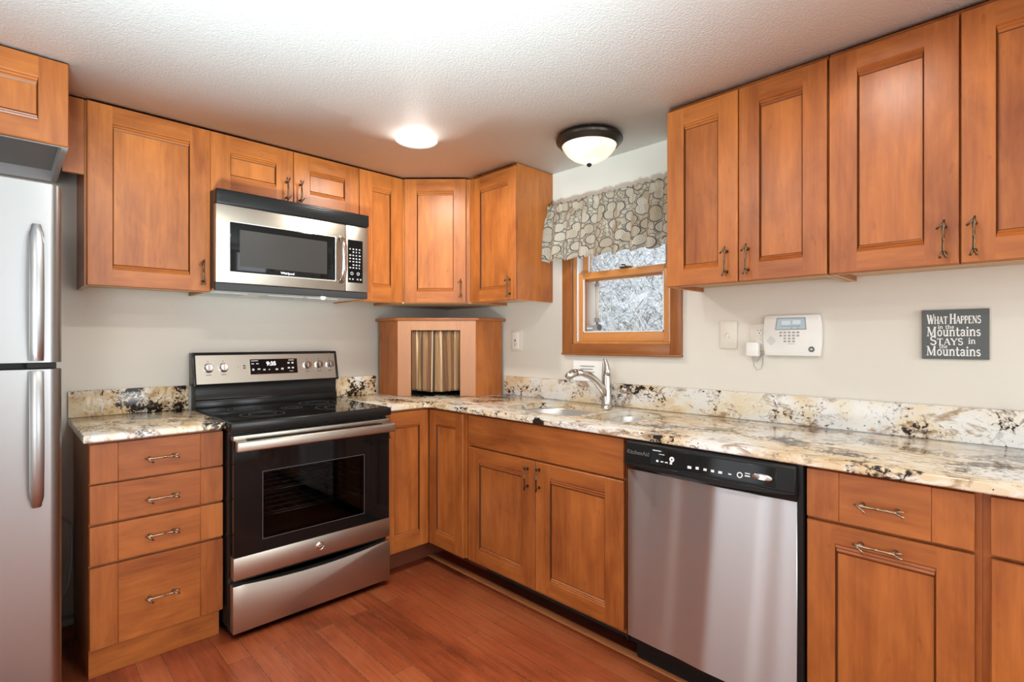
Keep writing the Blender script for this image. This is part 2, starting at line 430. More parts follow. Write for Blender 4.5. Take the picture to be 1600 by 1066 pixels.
    def build(s, name, mats, parent=None, loc=(0, 0, 0), rot=(0, 0, 0), smooth=38, solid=None):
        if not isinstance(mats, (list, tuple)): mats = [mats]
        bm = s.bm
        if smooth:
            for f in bm.faces: f.smooth = True
            for e in bm.edges:
                e.smooth = len(e.link_faces) == 2 and e.calc_face_angle(0) < R(smooth)
        me = bpy.data.meshes.new(name); bm.to_mesh(me); bm.free()
        for mt in mats: me.materials.append(M[mt] if isinstance(mt, str) else mt)
        o = bpy.data.objects.new(name, me); C.objects.link(o)
        o.location = loc; o.rotation_euler = rot
        if parent: o.parent = parent
        if solid:
            md = o.modifiers.new('thickness', 'SOLIDIFY'); md.thickness = solid; md.offset = 0
        return o

def tag(o, label, cat, group=None, kind=None):
    o['label'] = label; o['category'] = cat
    if group: o['group'] = group
    if kind: o['kind'] = kind
    return o
def thing(name, label, cat, loc=(0, 0, 0), rz=0, group=None):
    o = bpy.data.objects.new(name, None); C.objects.link(o); o.empty_display_size = .05
    o.location = loc; o.rotation_euler = (0, 0, rz)
    return tag(o, label, cat, group)
def struct(o, label, cat): return tag(o, label, cat, kind='structure')

def text_mesh(txt, size, depth=.0004, align='CENTER', bold=0.0, shear=0.0):
    cu = bpy.data.curves.new('lettering', 'FONT'); cu.body = txt; cu.size = size; cu.align_x = align; cu.align_y = 'CENTER'
    cu.extrude = depth; cu.offset = bold; cu.shear = shear
    o = bpy.data.objects.new('lettering', cu); C.objects.link(o)
    bpy.context.view_layer.update()
    me = bpy.data.meshes.new_from_object(o.evaluated_get(bpy.context.evaluated_depsgraph_get()))
    bpy.data.objects.remove(o)
    for v in me.vertices: v.co = Vector((v.co.x, -v.co.z, v.co.y))   # faces -Y
    return me
def text(name, txt, size, mat, parent, loc, **kw):
    me = text_mesh(txt, size, **kw); me.materials.clear(); me.materials.append(M[mat])
    o = bpy.data.objects.new(name, me); C.objects.link(o); o.parent = parent; o.location = loc
    return o

# ------------------------------------------------------------------ room shell
T = .14
XW, YS = -4.6, -5.6
struct(MB().box(XW - T, T, YS - T, T, -.12, 0).build('floor', 'floor'), 'reddish brown narrow plank wood floor', 'floor')
struct(MB().box(XW - T, T, YS - T, T, CEIL, CEIL + .2).build('ceiling', 'ceiling'), 'white textured flat ceiling over the kitchen', 'ceiling')
struct(MB().box(XW - T, T, 0, T, 0, CEIL).build('wall_back', 'wall'), 'cream painted wall behind the stove and refrigerator', 'wall')
WY0, WY1, WZ0, WZ1 = -1.787, -1.171, 1.243, 1.955      # window opening in the right wall
wb = MB(); wb.box(0, T, WY1, 0, 0, CEIL); wb.box(0, T, YS - T, WY0, 0, CEIL); wb.box(0, T, WY0, WY1, 0, WZ0); wb.box(0, T, WY0, WY1, WZ1, CEIL)
struct(wb.build('wall_right', 'wall', smooth=0), 'cream painted wall with the window above the sink', 'wall')
wb = MB()   # far walls behind the camera, with openings for the daylight and fill lamps
wb.box(XW - T, XW, -.52, 0, 0, CEIL); wb.box(XW - T, XW, -1.22, -1.08, 0, CEIL); wb.box(XW - T, XW, YS, -2.08, 0, CEIL); wb.box(XW - T, XW, -2.08, -.52, 0, .06); wb.box(XW - T, XW, -2.08, -.52, 2.1, CEIL)
struct(wb.build('wall_left', 'wall', smooth=0), 'cream painted far left wall with a window opening', 'wall')
wb = MB()
wb.box(XW, -4.15, YS - T, YS, 0, CEIL); wb.box(-2.95, -1.8, YS - T, YS, 0, CEIL); wb.box(-4.15, -2.95, YS - T, YS, 0, .4); wb.box(-4.15, -2.95, YS - T, YS, 2.1, CEIL); wb.box(-.4, 0, YS - T, YS, 0, CEIL); wb.box(-1.8, -.4, YS - T, YS, 0, .4); wb.box(-1.8, -.4, YS - T, YS, 2.1, CEIL)
struct(wb.build('wall_front', 'wall', smooth=0), 'cream painted wall behind the camera with window openings, one added for fill light', 'wall')
struct(MB().prism([(XW, YS), (0, YS), (0, -4.25), (-3.1, -4.25), (-3.1, -.9), (XW, -.9)], 'z', .0, .012).build('floor_reflector', 'reflector'), 'pale carpet added unseen on the floor for bounce light', 'reflector')  # out-of-view pale sheet added to lighten steel reflections and ceiling bounce
struct(MB().box(-.577, -.538, -4.2, -.54, 0, .010, bev=.004).build('trim_1', 'floor_strip'), 'lighter wood border strip on floor along the sink cabinets', 'trim')
struct(MB().box(-3.05, -2.125, -.055, -.001, 0, .030, bev=.004).build('baseboard_back', 'baseboard'), 'worn grey board at wall base beside refrigerator', 'baseboard')

# ------------------------------------------------------------------ window
win = bpy.data.objects.new('window_1', None); C.objects.link(win); win.location = (0, (WY0 + WY1) / 2, WZ0)
struct(win, 'double hung wooden window with stained casing above the sink', 'window')
wy, wz = win.location.y, win.location.z
def L(y, z): return y - wy, z - wz
cas = MB()
cw = .071
def wbox(mb, x0, x1, y0, y1, z0, z1, m=0, bev=.003): mb.box(x0, x1, y0 - wy, y1 - wy, z0 - wz, z1 - wz, m, bev)
wbox(cas, -.020, -.0005, WY1, WY1 + cw, WZ0 - .055, WZ1 + .06); wbox(cas, -.020, -.0005, WY0 - .058, WY0, WZ0 - .055, WZ1 + .06)
wbox(cas, -.021, -.0005, WY0, WY1, WZ0 - .055, WZ0, 1); wbox(cas, -.021, -.0005, WY0, WY1, WZ1, WZ1 + .06, 1)
wbox(cas, -.026, -.0005, WY0 - .060, WY1 + .073, WZ0 - .064, WZ0 - .052, 1, .004)
cas.build('window_casing', ['trimwood', 'trimwood_y'], win)
jam = MB()
wbox(jam, -.0005, T, WY1 - .012, WY1 - .0005, WZ0, WZ1, 0, 0); wbox(jam, -.0005, T, WY0 + .0005, WY0 + .012, WZ0, WZ1, 0, 0)
wbox(jam, -.0005, T, WY0 + .012, WY1 - .012, WZ0 + .0005, WZ0 + .012, 0, 0); wbox(jam, -.0005, T, WY0 + .012, WY1 - .012, WZ1 - .012, WZ1 - .0005, 0, 0)
jam.build('jamb', ['sash'], win, smooth=0)
trk = MB()
for yy in (WY1 - .022, WY0 + .012): wbox(trk, .012, .10, yy, yy + .010, WZ0 + .012, WZ1 - .012, 0, .002)
trk.build('vinyl_track', 'vinyl', win)
def sash(name, x0, x1, z0, z1, ya, yb, st, top, bot):
    f = MB()
    wbox(f, x0, x1, ya - st, ya, z0, z1); wbox(f, x0, x1, yb, yb + st, z0, z1)
    wbox(f, x0 + .001, x1 - .001, yb + st, ya - st, z0, z0 + bot, 1); wbox(f, x0 + .001, x1 - .001, yb + st, ya - st, z1 - top, z1, 1)
    o = f.build(name, ['sash', 'sash_y'], win)
    g_ = MB(); g_.box((x0 + x1) / 2 - .002, (x0 + x1) / 2 + .002, yb + st - wy, ya - st - wy, z0 + bot - wz, z1 - top - wz)
    g_.build('glass_pane', 'glass', o)
    sp = MB(); a, b_ = ya - st, yb + st                      # pale glazing bead around the pane
    wbox(sp, x0 - .0005, x0 + .008, a - .006, a, z0 + bot, z1 - top, 0, 0); wbox(sp, x0 - .0005, x0 + .008, b_, b_ + .006, z0 + bot, z1 - top, 0, 0)
    wbox(sp, x0 - .0005, x0 + .008, b_, a, z0 + bot, z0 + bot + .006, 0, 0)
    sp.build('glazing_bead', 'vinyl', o, smooth=0)
    return o
low = sash('lower_sash', .018, .050, WZ0 + .012, 1.648, WY1 - .022, WY0 + .022, .032, .038, .052)
upp = sash('upper_sash', .056, .086, 1.60, WZ1 - .012, WY1 - .022, WY0 + .022, .040, .04, .04)
lk = MB(); wbox(lk, .012, .046, -1.535, -1.475, 1.6485, 1.658, 0, .002); lk.tube([(.03, -1.505 - wy, 1.657 - wz), (.028, -1.495 - wy, 1.668 - wz), (.026, -1.478 - wy, 1.669 - wz)], .004, 8)
lk.build('sash_lock', 'bronze', low)

# things at the window pane
st_ = thing('window_sticker', 'grey security sticker with round emblem in the window pane corner', 'sticker', (.0305, -1.285, 1.318))
MB().box(0, .0015, -.045, .045, 0, .030).build('sticker_sheet', 'grey_mark', st_, smooth=0)
MB().lathe([(0, -.0012), (.0165, -.0012), (.0165, 0)], (0, -.045, .017), 'x', 24).build('round_emblem', 'embossed', st_)
MB().box(-.0006, 0, .004, .042, .010, .016).build('text_line', 'white_mark', st_, smooth=0)
th = thing('window_thermometer', 'slim pale tube thermometer mounted outside the window glass', 'thermometer', (.10, -1.262, 1.375))
MB().tube([(0, 0, .01), (0, 0, .20)], .011, 14).build('tube', 'almond_plastic', th)
MB().lathe([(.0, 0), (.014, 0), (.014, .02), (.009, .026)], (0, 0, -.006), 'z', 16).build('end_cap', 'grey_mark', th)
MB().lathe([(.009, 0), (.014, .004), (.014, .02), (0, .024)], (0, 0, .196), 'z', 16).build('end_cap', 'grey_mark', th)
mbk = MB(); mbk.box(-.003, .004, -.006, .006, -.045, .25); mbk.build('bracket', 'grey_mark', th)
tag(MB().box(.088, .13, -1.2395, -1.198, 1.30, 1.60, bev=.002).build('window_insulation_strip', 'paper'), 'white strip standing outside along left edge of window pane', 'strip')

# hillside outside
hb = MB(); bm = hb.bm
nx, ny = 90, 110
def hz(x, y):
    z = .10 + max(0, x - 1.0) * .70
    p = Vector((x * .9, y * .9, 0)); z += mnoise.noise(p) * .14 + mnoise.noise(p * 2.7) * .10 + mnoise.noise(p * 7) * .06
    return z
grid = [[bm.verts.new((.8 + 9 * (i / nx) ** 1.4, -6.5 + 12 * j / ny, hz(.8 + 9 * (i / nx) ** 1.4, -6.5 + 12 * j / ny))) for j in range(ny + 1)] for i in range(nx + 1)]
for i in range(nx):
    for j in range(ny): bm.faces.new((grid[i][j], grid[i + 1][j], grid[i + 1][j + 1], grid[i][j + 1]))
struct(hb.build('hillside_ground', 'hill'), 'pale rocky hillside rising outside the window', 'hillside')
def blades(n, mat_i, mb, lmin, lmax, w):
    for _ in range(n):
        x = 2.0 + 4.5 * random.random() ** 1.2; t = (x + 2.35) / 2.35
        y = -3.06 + t * (1.25 + 1.0 * random.random()); z = hz(x, y)
        a = random.uniform(0, 2 * PI); ln = random.uniform(lmin, lmax); el = random.uniform(.15, 1.1)
        d = Vector((math.cos(a) * math.cos(el), math.sin(a) * math.cos(el), math.sin(el))) * ln
        sd = d.cross(Vector((random.uniform(-1, 1), random.uniform(-1, 1), .5))).normalized() * w * random.uniform(.5, 1.3)
        p0 = Vector((x, y, z - .02)); p1 = p0 + d * .55 + Vector((0, 0, .02)); p2 = p0 + d + Vector((0, 0, -.03 * ln / .2))
        v = [mb.bm.verts.new(q) for q in (p0 - sd, p0 + sd, p1 + sd * .8, p1 - sd * .8, p2)]
        for q in ((0, 1, 2, 3), (3, 2, 4)):
            f = mb.bm.faces.new([v[k] for k in q]); f.material_index = mat_i
gb = MB(); blades(5200, 0, gb, .07, .26, .007); blades(3000, 1, gb, .08, .30, .005)
tag(gb.build('dry_grass', ['straw', 'straw_dark'], smooth=0), 'bleached dry grass and stems on the hillside outside', 'grass', kind='stuff')

# ------------------------------------------------------------------ cabinetry helpers (local frame: x to the right, front towards -y)
def twig_mesh():
    b = MB(); h = .0575; o_ = -.023
    b.tube([(-h, o_ + .001, .002), (-h + .016, o_, .001), (-.030, o_, 0), (-.003, o_, .0004), (.000, o_ - .001, .0004), (.003, o_, .0004), (h - .026, o_, 0), (h - .016, o_, .001)], [0.0026, 0.0041, 0.0036, 0.0034, 0.0048, 0.0034, 0.0038, 0.0043], 10)
    b.tube([(-h + .006, o_, .0015), (-h + .016, o_ - .003, -.006), (-h + .027, o_ - .004, -.0155)], [0.0025, 0.0030, 0.0034], 8)
    b.tube([(h - .020, o_, .001), (h - .008, o_ - .001, .0055), (h, o_ - .001, .0075)], [0.0036, 0.0033, 0.0034], 8)
    b.tube([(h - .020, o_, .000), (h - .008, o_ - .001, -.0055), (h, o_ - .001, -.0085)], [0.0036, 0.0031, 0.0034], 8)
    for s in (-1, 1):
        b.tube([(s * .040, 0, .001), (s * .040, -.010, .001), (s * .0395, o_, .001)], [.0068, .0048, .0050], 8)
    bm = b.bm
    for f in bm.faces: f.smooth = True
    me = bpy.data.meshes.new('twig_handle'); bm.to_mesh(me); bm.free(); me.materials.append(M['bronze'])
    return me
TW = twig_mesh(); TW2 = TW.copy(); TW2.materials.clear(); TW2.materials.append(M['bronze_light'])
def handle(parent, x, z, kind='v', light=False):
    o = bpy.data.objects.new('handle', TW2 if light else TW); C.objects.link(o); o.parent = parent
    o.location = (x, 0, z); o.rotation_euler = (0, {'v': R(90), 'u': R(-90), 'h': 0}[kind], 0)
    o['label'] = 'bronze twig shaped pull'
    return o

def door(cab, x0, x1, z0, z1, yf, sw=.062, rw=.062, h=None, light=False, name='door', thick=.02, top_bead=2.3, bot_bead=1.8):
    w, ht = x1 - x0, z1 - z0; bm = bmesh.new()
    def ring(il, ir, ib, it, d): return [bm.verts.new(p) for p in ((il, d, ib), (w - ir, d, ib), (w - ir, d, ht - it), (il, d, ht - it))]
    def band(A, B, mats=(1, 0, 1, 0)):
        for k in range(4):
            f = bm.faces.new((A[k], A[(k + 1) % 4], B[(k + 1) % 4], B[k])); f.material_index = mats[k]
    r0 = ring(0, 0, 0, 0, thick); r1 = ring(0, 0, 0, 0, .003); r2 = ring(.0025, .0025, .0025, .0025, 0)
    band(r0, r1); band(r1, r2); bm.faces.new(r0).material_index = 0
    r3 = ring(sw, sw, rw, rw, 0)
    # face: stiles run full height, rails between them
    e = .0025
    pts = {k: bm.verts.new(p) for k, p in {'lb': (sw, 0, e), 'rb': (w - sw, 0, e), 'lt': (sw, 0, ht - e), 'rt': (w - sw, 0, ht - e)}.items()}
    bm.faces.new((r2[0], pts['lb'], r3[0], r3[3], pts['lt'], r2[3])).material_index = 0
    bm.faces.new((pts['rb'], r2[1], r2[2], pts['rt'], r3[2], r3[1])).material_index = 0
    bm.faces.new((pts['lb'], pts['rb'], r3[1], r3[0])).material_index = 1
    bm.faces.new((r3[3], r3[2], pts['rt'], pts['lt'])).material_index = 1
    prof = [(.0018, .0040), (.0045, .0015), (.0065, .0060), (.0090, .0032), (.0115, .0085), (.013, .0105)]
    prev = r3
    for a, d in prof:
        r = ring(sw + a * .45, sw + a * .45, rw + a * bot_bead, rw + a * top_bead, d); band(prev, r, (2, 2, 2, 2) if a == .013 else ((1, 2, 1, 2) if a in (.0065, .0115) else (1, 0, 1, 0))); prev = r
    bmesh.ops.recalc_face_normals(bm, faces=bm.faces[:])
    me = bpy.data.meshes.new(name); bm.to_mesh(me); bm.free(); me.materials.append(M['wood_v']); me.materials.append(M['wood_h']); me.materials.append(M['groove'])
    o = bpy.data.objects.new(name, me); C.objects.link(o); o.parent = cab; o.location = (x0, yf, z0)
    MB().box(sw - .004, w - sw + .004, .0102, .0155, rw - .004, ht - rw + .004).build('door_panel', 'wood_v', o, smooth=0)
    if h: handle(o, h[0] - x0, h[1] - z0, h[2], light)
    return o
def drawer(cab, x0, x1, z0, z1, yf, h=None, segs=.085, light=True, name='drawer'):
    w, ht = x1 - x0, z1 - z0; b = MB()
    xs = [0, segs, w - segs, w]
    for k in range(3):
        b.box(xs[k] + (.0002 if k else 0), xs[k + 1] - (.0002 if k < 2 else 0), 0, .02, 0, ht, 1 if k == 1 else 0, .0012, 1)
    o = b.build(name, ['wood_v', 'wood_h'], cab, (x0, yf, z0))
    if h: handle(o, h[0] - x0, h[1] - z0, 'h', light)
    return o
def upper(name, label, loc, rz, w, z0, z1, depth, group='wall cabinets', body=None):
    """local: x 0..w, back at y=0, z measured from z0"""
    t = thing(name, label, 'cabinet', (loc[0], loc[1], z0), rz, group)
    H = z1 - z0; d = depth - .0205; b = MB()
    b.box(0, w, -.001, -d, .022, H, 0, 0)
    b.box(0, .016, -.001, -d, 0, .022); b.box(w - .016, w, -.001, -d, 0, .022); b.box(.016, w - .016, -d + .018, -d, 0, .022)
    b.build('carcass', 'wood_v', t, smooth=0)
    MB().box(.0165, w - .0165, -.002, -d + .0185, .0175, .0215).build('bottom_panel', 'ply', t, smooth=0)
    e = MB(); e.box(.0005, .0155, -.002, -d + .001, -.0008, 0); e.box(w - .0155, w - .0005, -.002, -d + .001, -.0008, 0); e.box(.0155, w - .0155, -d + .017, -d + .001, -.0008, 0)
    e.build('bottom_edge', 'ply', t, smooth=0)
    return t

ZU, ZTL, ZTR = 1.489, 2.249, 2.237
RZ = R(-90)
# --- stove wall uppers
DU = .324
def UX(t, x): return x - t.location.x
c1 = upper('wall_cabinet', 'single door wooden wall cabinet between the refrigerator and the microwave', (-2.112, 0), 0, .457, ZU, 2.251, DU)
door(c1, .0075, .4585, .001, ZTL - ZU, -DU, .083, .070, (.424, .087, 'v'))
c2 = upper('wall_cabinet', 'low two door wooden wall cabinet directly over the microwave', (-1.6545, 0), 0, .7625, 1.965, 2.251, DU)
door(c2, .0015, .3875, .001, ZTL - 1.965, -DU, .085, .075, (.3525, .074, 'u'))
door(c2, .3905, .761, .001, ZTL - 1.965, -DU, .085, .075, (.423, .074, 'u'))
c3 = upper('wall_cabinet', 'narrow one door wooden wall cabinet right of the microwave', (-.8915, 0), 0, .289, ZU, 2.251, DU)
door(c3, .0025, .2875, .001, ZTL - ZU, -DU, .080, .085, (.018, .075, 'v'))
# --- diagonal corner upper: local x along the diagonal, origin in the room corner side
S2 = math.sqrt(.5)
def diag_local(px, py, cx, cy):            # world -> local of a frame at (cx,cy) turned -45 degrees
    dx, dy = px - cx, py - cy
    return (dx * S2 - dy * S2, dx * S2 + dy * S2)
cx, cy = -.4485, -.4485
c4 = thing('corner_wall_cabinet', 'diagonal one door wooden corner wall cabinet above the curtained box', 'cabinet', (cx, cy, ZU), R(-45), 'wall cabinets')
pl = [(-.6015, -.001), (-.6015, -.303), (-.303, -.6015), (-.001, -.6015), (-.001, -.001)]
pl = [diag_local(x, y, cx, cy) for x, y in pl]
MB().prism(pl, 'z', .012, 2.251 - ZU).build('carcass', 'wood_v', c4, smooth=0)
MB().prism([(x * .985, y * .985) for x, y in pl], 'z', 0, .0115).build('bottom_panel', 'ply', c4, smooth=0)
yd = (-.925 + .897) * S2                     # door face, in front of the frame plane x+y=-.897 (local y=0)
fy = (-.9045 - cx - cy) * S2
door(c4, -.186, .189, .001, ZTL - ZU, fy - .0205, .075, .070, (.158, .090, 'v'))
MB().box(-.1905, -.187, fy - .012, fy - .0005, .0, ZTL - ZU).box(.1905, .207, fy - .004, fy - .0005, .0, ZTL - ZU).build('face_frame', 'wood_v', c4, smooth=0)
# --- window wall uppers (left one beside the valance, then the two on the right)
DR = .316
c5 = upper('wall_cabinet', 'one door wooden wall cabinet with exposed side left of the valance', (0, -.6025), RZ, .409, ZU, 2.253, DR)
door(c5, .0435, .4085, .001, ZTR - ZU, -DR, .062, .065, (.365, .075, 'v'))
c6 = upper('wall_cabinet', 'two door wooden wall cabinet adjoining right side of the window', (0, -1.933), RZ, .6085, ZU, 2.253, DR)
door(c6, .001, .3015, .001, ZTR - ZU, -DR, .076, .066, (.259, .082, 'v'))
door(c6, .3055, .6075, .001, ZTR - ZU, -DR, .076, .066, (.340, .082, 'v'))
c7 = upper('wall_cabinet', 'two door wooden wall cabinet farthest right, above the lettered sign', (0, -2.5455), RZ, .70, ZU, 2.253, DR)
door(c7, .0015, .3435, .001, ZTR - ZU, -DR, .082, .066, (.309, .076, 'v'))
door(c7, .3475, .6985, .001, ZTR - ZU, -DR, .076, .066, (.378, .076, 'v'))
# --- over the refrigerator, and the filler beside it
ZF = 1.957
cf = thing('wall_cabinet', 'deep wooden cabinet above the refrigerator with grey painted underside', 'cabinet', (-3.02, 0, ZF), 0, 'wall cabinets')
b = MB(); wF = .838
b.box(0, wF, -.001, -.599, .055, 2.251 - ZF); b.build('carcass', 'wood_v', cf, smooth=0)
b = MB(); b.box(0, .018, -.001, -.599, 0, .0545); b.box(wF - .018, wF, -.001, -.599, 0, .0545); b.box(.018, wF - .018, -.581, -.599, 0, .0545); b.box(.018, wF - .018, -.001, -.03, 0, .0545)
b.build('bottom_rim', 'lightgrey_paint', cf, smooth=0)
MB().box(.0185, wF - .0185, -.0305, -.5805, .046, .054).build('bottom_panel', 'grey_paint', cf, smooth=0)
door(cf, .003, wF / 2 - .002, -.001, .294, -.6195, .080, .070)
door(cf, wF / 2 + .002, wF - .001, -.001, .294, -.6195, .080, .070)
tag(MB().box(-2.1805, -2.1135, -.29, -.309, 1.943, 2.25).build('filler_panel', 'wood_v', smooth=0), 'narrow wooden filler panel between refrigerator cabinet and first wall cabinet', 'panel')

# ------------------------------------------------------------------ base cabinets
# left drawer stack
d1 = thing('base_cabinet', 'wooden base cabinet of four drawers between refrigerator and stove', 'cabinet', (-2.1235, 0, 0), 0, 'base cabinets')
b = MB(); wL = .4475
b.box(0, wL, -.002, -.582, .105, .8835); b.box(0, .018, -.002, -.582, 0, .105); b.box(wL - .018, wL, -.002, -.545, 0, .105)
b.build('carcass', 'wood_v', d1, smooth=0)
MB().box(-.0005, wL - .012, -.583, -.5565, .0005, .104).build('toe_kick', 'wood_h', d1, smooth=0)
for z0, z1 in ((.7275, .8735), (.577, .7205), (.4245, .567), (.109, .4135)):
    hz_ = {.7275: .798, .577: .638, .4245: .495, .109: .250}[z0]
    drawer(d1, .0005, wL - .001, z0, z1, -.603, (.2245, hz_))
# corner (bi-fold) base
lz = thing('corner_base_cabinet', 'L shaped corner base cabinet with two folding doors right of the stove', 'cabinet', (-.30, -.30, 0), 0, 'base cabinets')
pl = [(-.905, -.002), (-.905, -.599), (-.599, -.599), (-.599, -.932), (-.002, -.932), (-.002, -.002)]
MB().prism([(x + .3, y + .3) for x, y in pl], 'z', .110, .8835).build('carcass', 'wood_v', lz, smooth=0)
pk = [(-.905, -.01), (-.905, -.545), (-.460, -.545), (-.460, -.932), (-.01, -.932), (-.01, -.01)]
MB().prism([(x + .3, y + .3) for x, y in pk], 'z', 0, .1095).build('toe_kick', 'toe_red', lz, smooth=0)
door(lz, -.9045 + .3, -.6225 + .3, .112, .8725, -.62 + .3, .058, .075, (-.592, .80, 'v'), top_bead=1.2, bot_bead=1.6)
pv = thing('hinge_side', '', '')    # turned frame for the second leaf
for k in ('label', 'category'): del pv[k]
bpy.data.objects.remove(pv)
o = door(lz, 0, .3015, .112, .8725, 0, .062, .075, top_bead=1.2, bot_bead=1.6)
o.rotation_euler = (0, 0, RZ); o.location = (-.62 + .3, -.6225 + .3, .112)
# sink base
sk = thing('base_cabinet', 'two door wooden sink base cabinet under the kitchen sink', 'cabinet', (0, -.9325, 0), RZ, 'base cabinets')
def Y(y): return -.9325 - y
wS = .992; b = MB()
b.box(0, .018, -.002, -.588, .1, .8835); b.box(wS - .018, wS, -.002, -.588, .1, .8835); b.box(.018, wS - .018, -.57, -.588, .1, .70); b.box(.018, wS - .018, -.57, -.588, .70, .8835)
b.box(.018, wS - .018, -.002, -.57, .1, .118)
b.build('carcass', 'wood_v', sk, smooth=0)
MB().box(0, wS, -.44, -.458, 0, .0995).build('toe_kick', 'recess_shade', sk, smooth=0)
b = MB(); b.box(Y(-.955), Y(-1.9096), -.589, -.6085, .716, .873, 0, .0015, 1); b.build('false_drawer_front', 'wood_h', sk)
door(sk, Y(-.955), Y(-1.4315), .117, .706, -.6085, .085, .062, (Y(-1.388), .625, 'u'))
door(sk, Y(-1.4345), Y(-1.9096), .117, .706, -.6085, .088, .062, (Y(-1.462), .632, 'u'))
# right base cabinets
rb = thing('base_cabinet', 'wooden base cabinet with drawer and pull out door right of dishwasher', 'cabinet', (0, -2.5585, 0), RZ, 'base cabinets')
def base_box(t, w):
    b = MB(); b.box(0, w, -.002, -.588, .1, .8835); b.build('carcass', 'wood_v', t, smooth=0)
    MB().box(0, w, -.44, -.458, 0, .0995).build('toe_kick', 'recess_shade', t, smooth=0)
base_box(rb, .399)
drawer(rb, .003, .385, .7295, .8735, -.6085, (.188, .7935))
door(rb, .003, .385, .117, .7195, -.6085, .075, .055, (.184, .6805, 'h'), True)
rc = thing('base_cabinet', 'wooden base cabinet at right frame edge with drawer and door', 'cabinet', (0, -2.958, 0), RZ, 'base cabinets')
base_box(rc, .60)
drawer(rc, .0155, .5845, .7295, .8735, -.6085, (.30, .7935))
door(rc, .0155, .2985, .117, .7195, -.6085, .062, .055); door(rc, .3015, .5845, .117, .7195, -.6085, .062, .055)

# ------------------------------------------------------------------ granite countertops
def offset_poly(poly, d):
    n = len(poly); out = []
    for i in range(n):
        p0, p1, p2 = (Vector(poly[i - 1]), Vector(poly[i]), Vector(poly[(i + 1) % n]))
        a = (p1 - p0).normalized(); b_ = (p2 - p1).normalized()
        na, nb = Vector((-a.y, a.x)), Vector((-b_.y, b_.x)); m = (na + nb)
        m = m / max(.2, m.length_squared) * 2
        out.append(tuple(p1 + m * d))
    return out
def round_corner(poly, idx, r, n=6):
    out = []
    for i, p in enumerate(poly):
        if i not in idx: out.append(p); continue
        p0, p1, p2 = Vector(poly[i - 1]), Vector(p), Vector(poly[(i + 1) % len(poly)])
        a = p1 + (p0 - p1).normalized() * r; b_ = p1 + (p2 - p1).normalized() * r
        for k in range(n + 1):
            t = k / n; out.append(tuple(a * (1 - t) ** 2 + p1 * 2 * t * (1 - t) + b_ * t * t))
    return out
def slab(outer, holes, z0, z1, ch, parent, name='slab'):
    bm = bmesh.new()
    def loop(pts, z):
        v = [bm.verts.new((*p, z)) for p in pts]; e = [bm.edges.new((v[i], v[(i + 1) % len(v)])) for i in range(len(v))]; return v, e
    def band(A, B):
        for k in range(len(A)): bm.faces.new((A[k], A[(k + 1) % len(A)], B[(k + 1) % len(A)], B[k]))
    inner = offset_poly(outer, ch); mid = offset_poly(outer, ch * .3)
    ot, oe = loop(inner, z1); m1 = [bm.verts.new((*p, z1 - ch * .3)) for p in mid]; m2 = [bm.verts.new((*p, z1 - ch)) for p in outer]
    m3 = [bm.verts.new((*p, z0 + ch * .4)) for p in outer]; ob, obe = loop(offset_poly(outer, ch * .4), z0)
    band(ot, m1); band(m1, m2); band(m2, m3); band(m3, ob)
    te, be = list(oe), list(obe)
    for h in holes:
        a, ae = loop(offset_poly(h, -.003), z1); c_ = [bm.verts.new((*p, z1 - .003)) for p in h]; d, de = loop(h, z0)
        band(a, c_); band(c_, d); te += ae; be += de
    bmesh.ops.triangle_fill(bm, use_beauty=True, edges=te, normal=(0, 0, 1))
    bmesh.ops.triangle_fill(bm, use_beauty=True, edges=be, normal=(0, 0, -1))
    bmesh.ops.recalc_face_normals(bm, faces=bm.faces[:])
    b = MB(); b.bm.free(); b.bm = bm
    return b.build(name, 'granite', parent)
ZC, ZCB, BS = .914, .884, 1.033
ct = thing('countertop', 'short granite countertop on the four drawer cabinet', 'countertop', (0, 0, 0), 0, 'granite countertops')
slab([(-2.143, -.002), (-2.143, -.624), (-1.6735, -.624), (-1.6735, -.002)], [], ZCB, ZC, .008, ct)
MB().box(-2.143, -1.676, -.002, -.022, ZC, BS, 0, .002).build('backsplash', 'granite', ct)

def rrect(x0, x1, y0, y1, rs, n=6):
    """rounded rectangle CCW; rs: radii for (x0y0, x1y0, x1y1, x0y1)"""
    pts = []
    for (cx_, cy_, a0, r) in ((x0 + rs[0], y0 + rs[0], 180, rs[0]), (x1 - rs[1], y0 + rs[1], 270, rs[1]), (x1 - rs[2], y1 - rs[2], 0, rs[2]), (x0 + rs[3], y1 - rs[3], 90, rs[3])):
        for k in range(n + 1):
            a = R(a0 + 90 * k / n); pts.append((cx_ + r * math.cos(a), cy_ + r * math.sin(a)))
    return pts
bowlL = rrect(-.505, -.122, -1.565, -1.085, (.06, .05, .14, .10))
bowlR = rrect(-.500, -.122, -1.845, -1.600, (.10, .10, .05, .06))
YE = -4.2
outer = [(-.906, -.002), (-.906, -.634), (-.634, -.634), (-.634, YE), (-.002, YE), (-.002, -.002)]
outer = round_corner(outer, {2}, .05)
ct2 = thing('countertop', 'long L shaped granite countertop around the sink with backsplash', 'countertop', (0, 0, 0), 0, 'granite countertops')
slab(outer, [bowlL[::-1], bowlR[::-1]], ZCB, ZC, .008, ct2)
MB().box(-.905, -.6105, -.002, -.022, ZC, BS, 0, .002).build('backsplash', 'granite', ct2)
MB().box(-.002, -.022, -.6105, YE, ZC, BS, 0, .002).build('backsplash', 'granite', ct2)

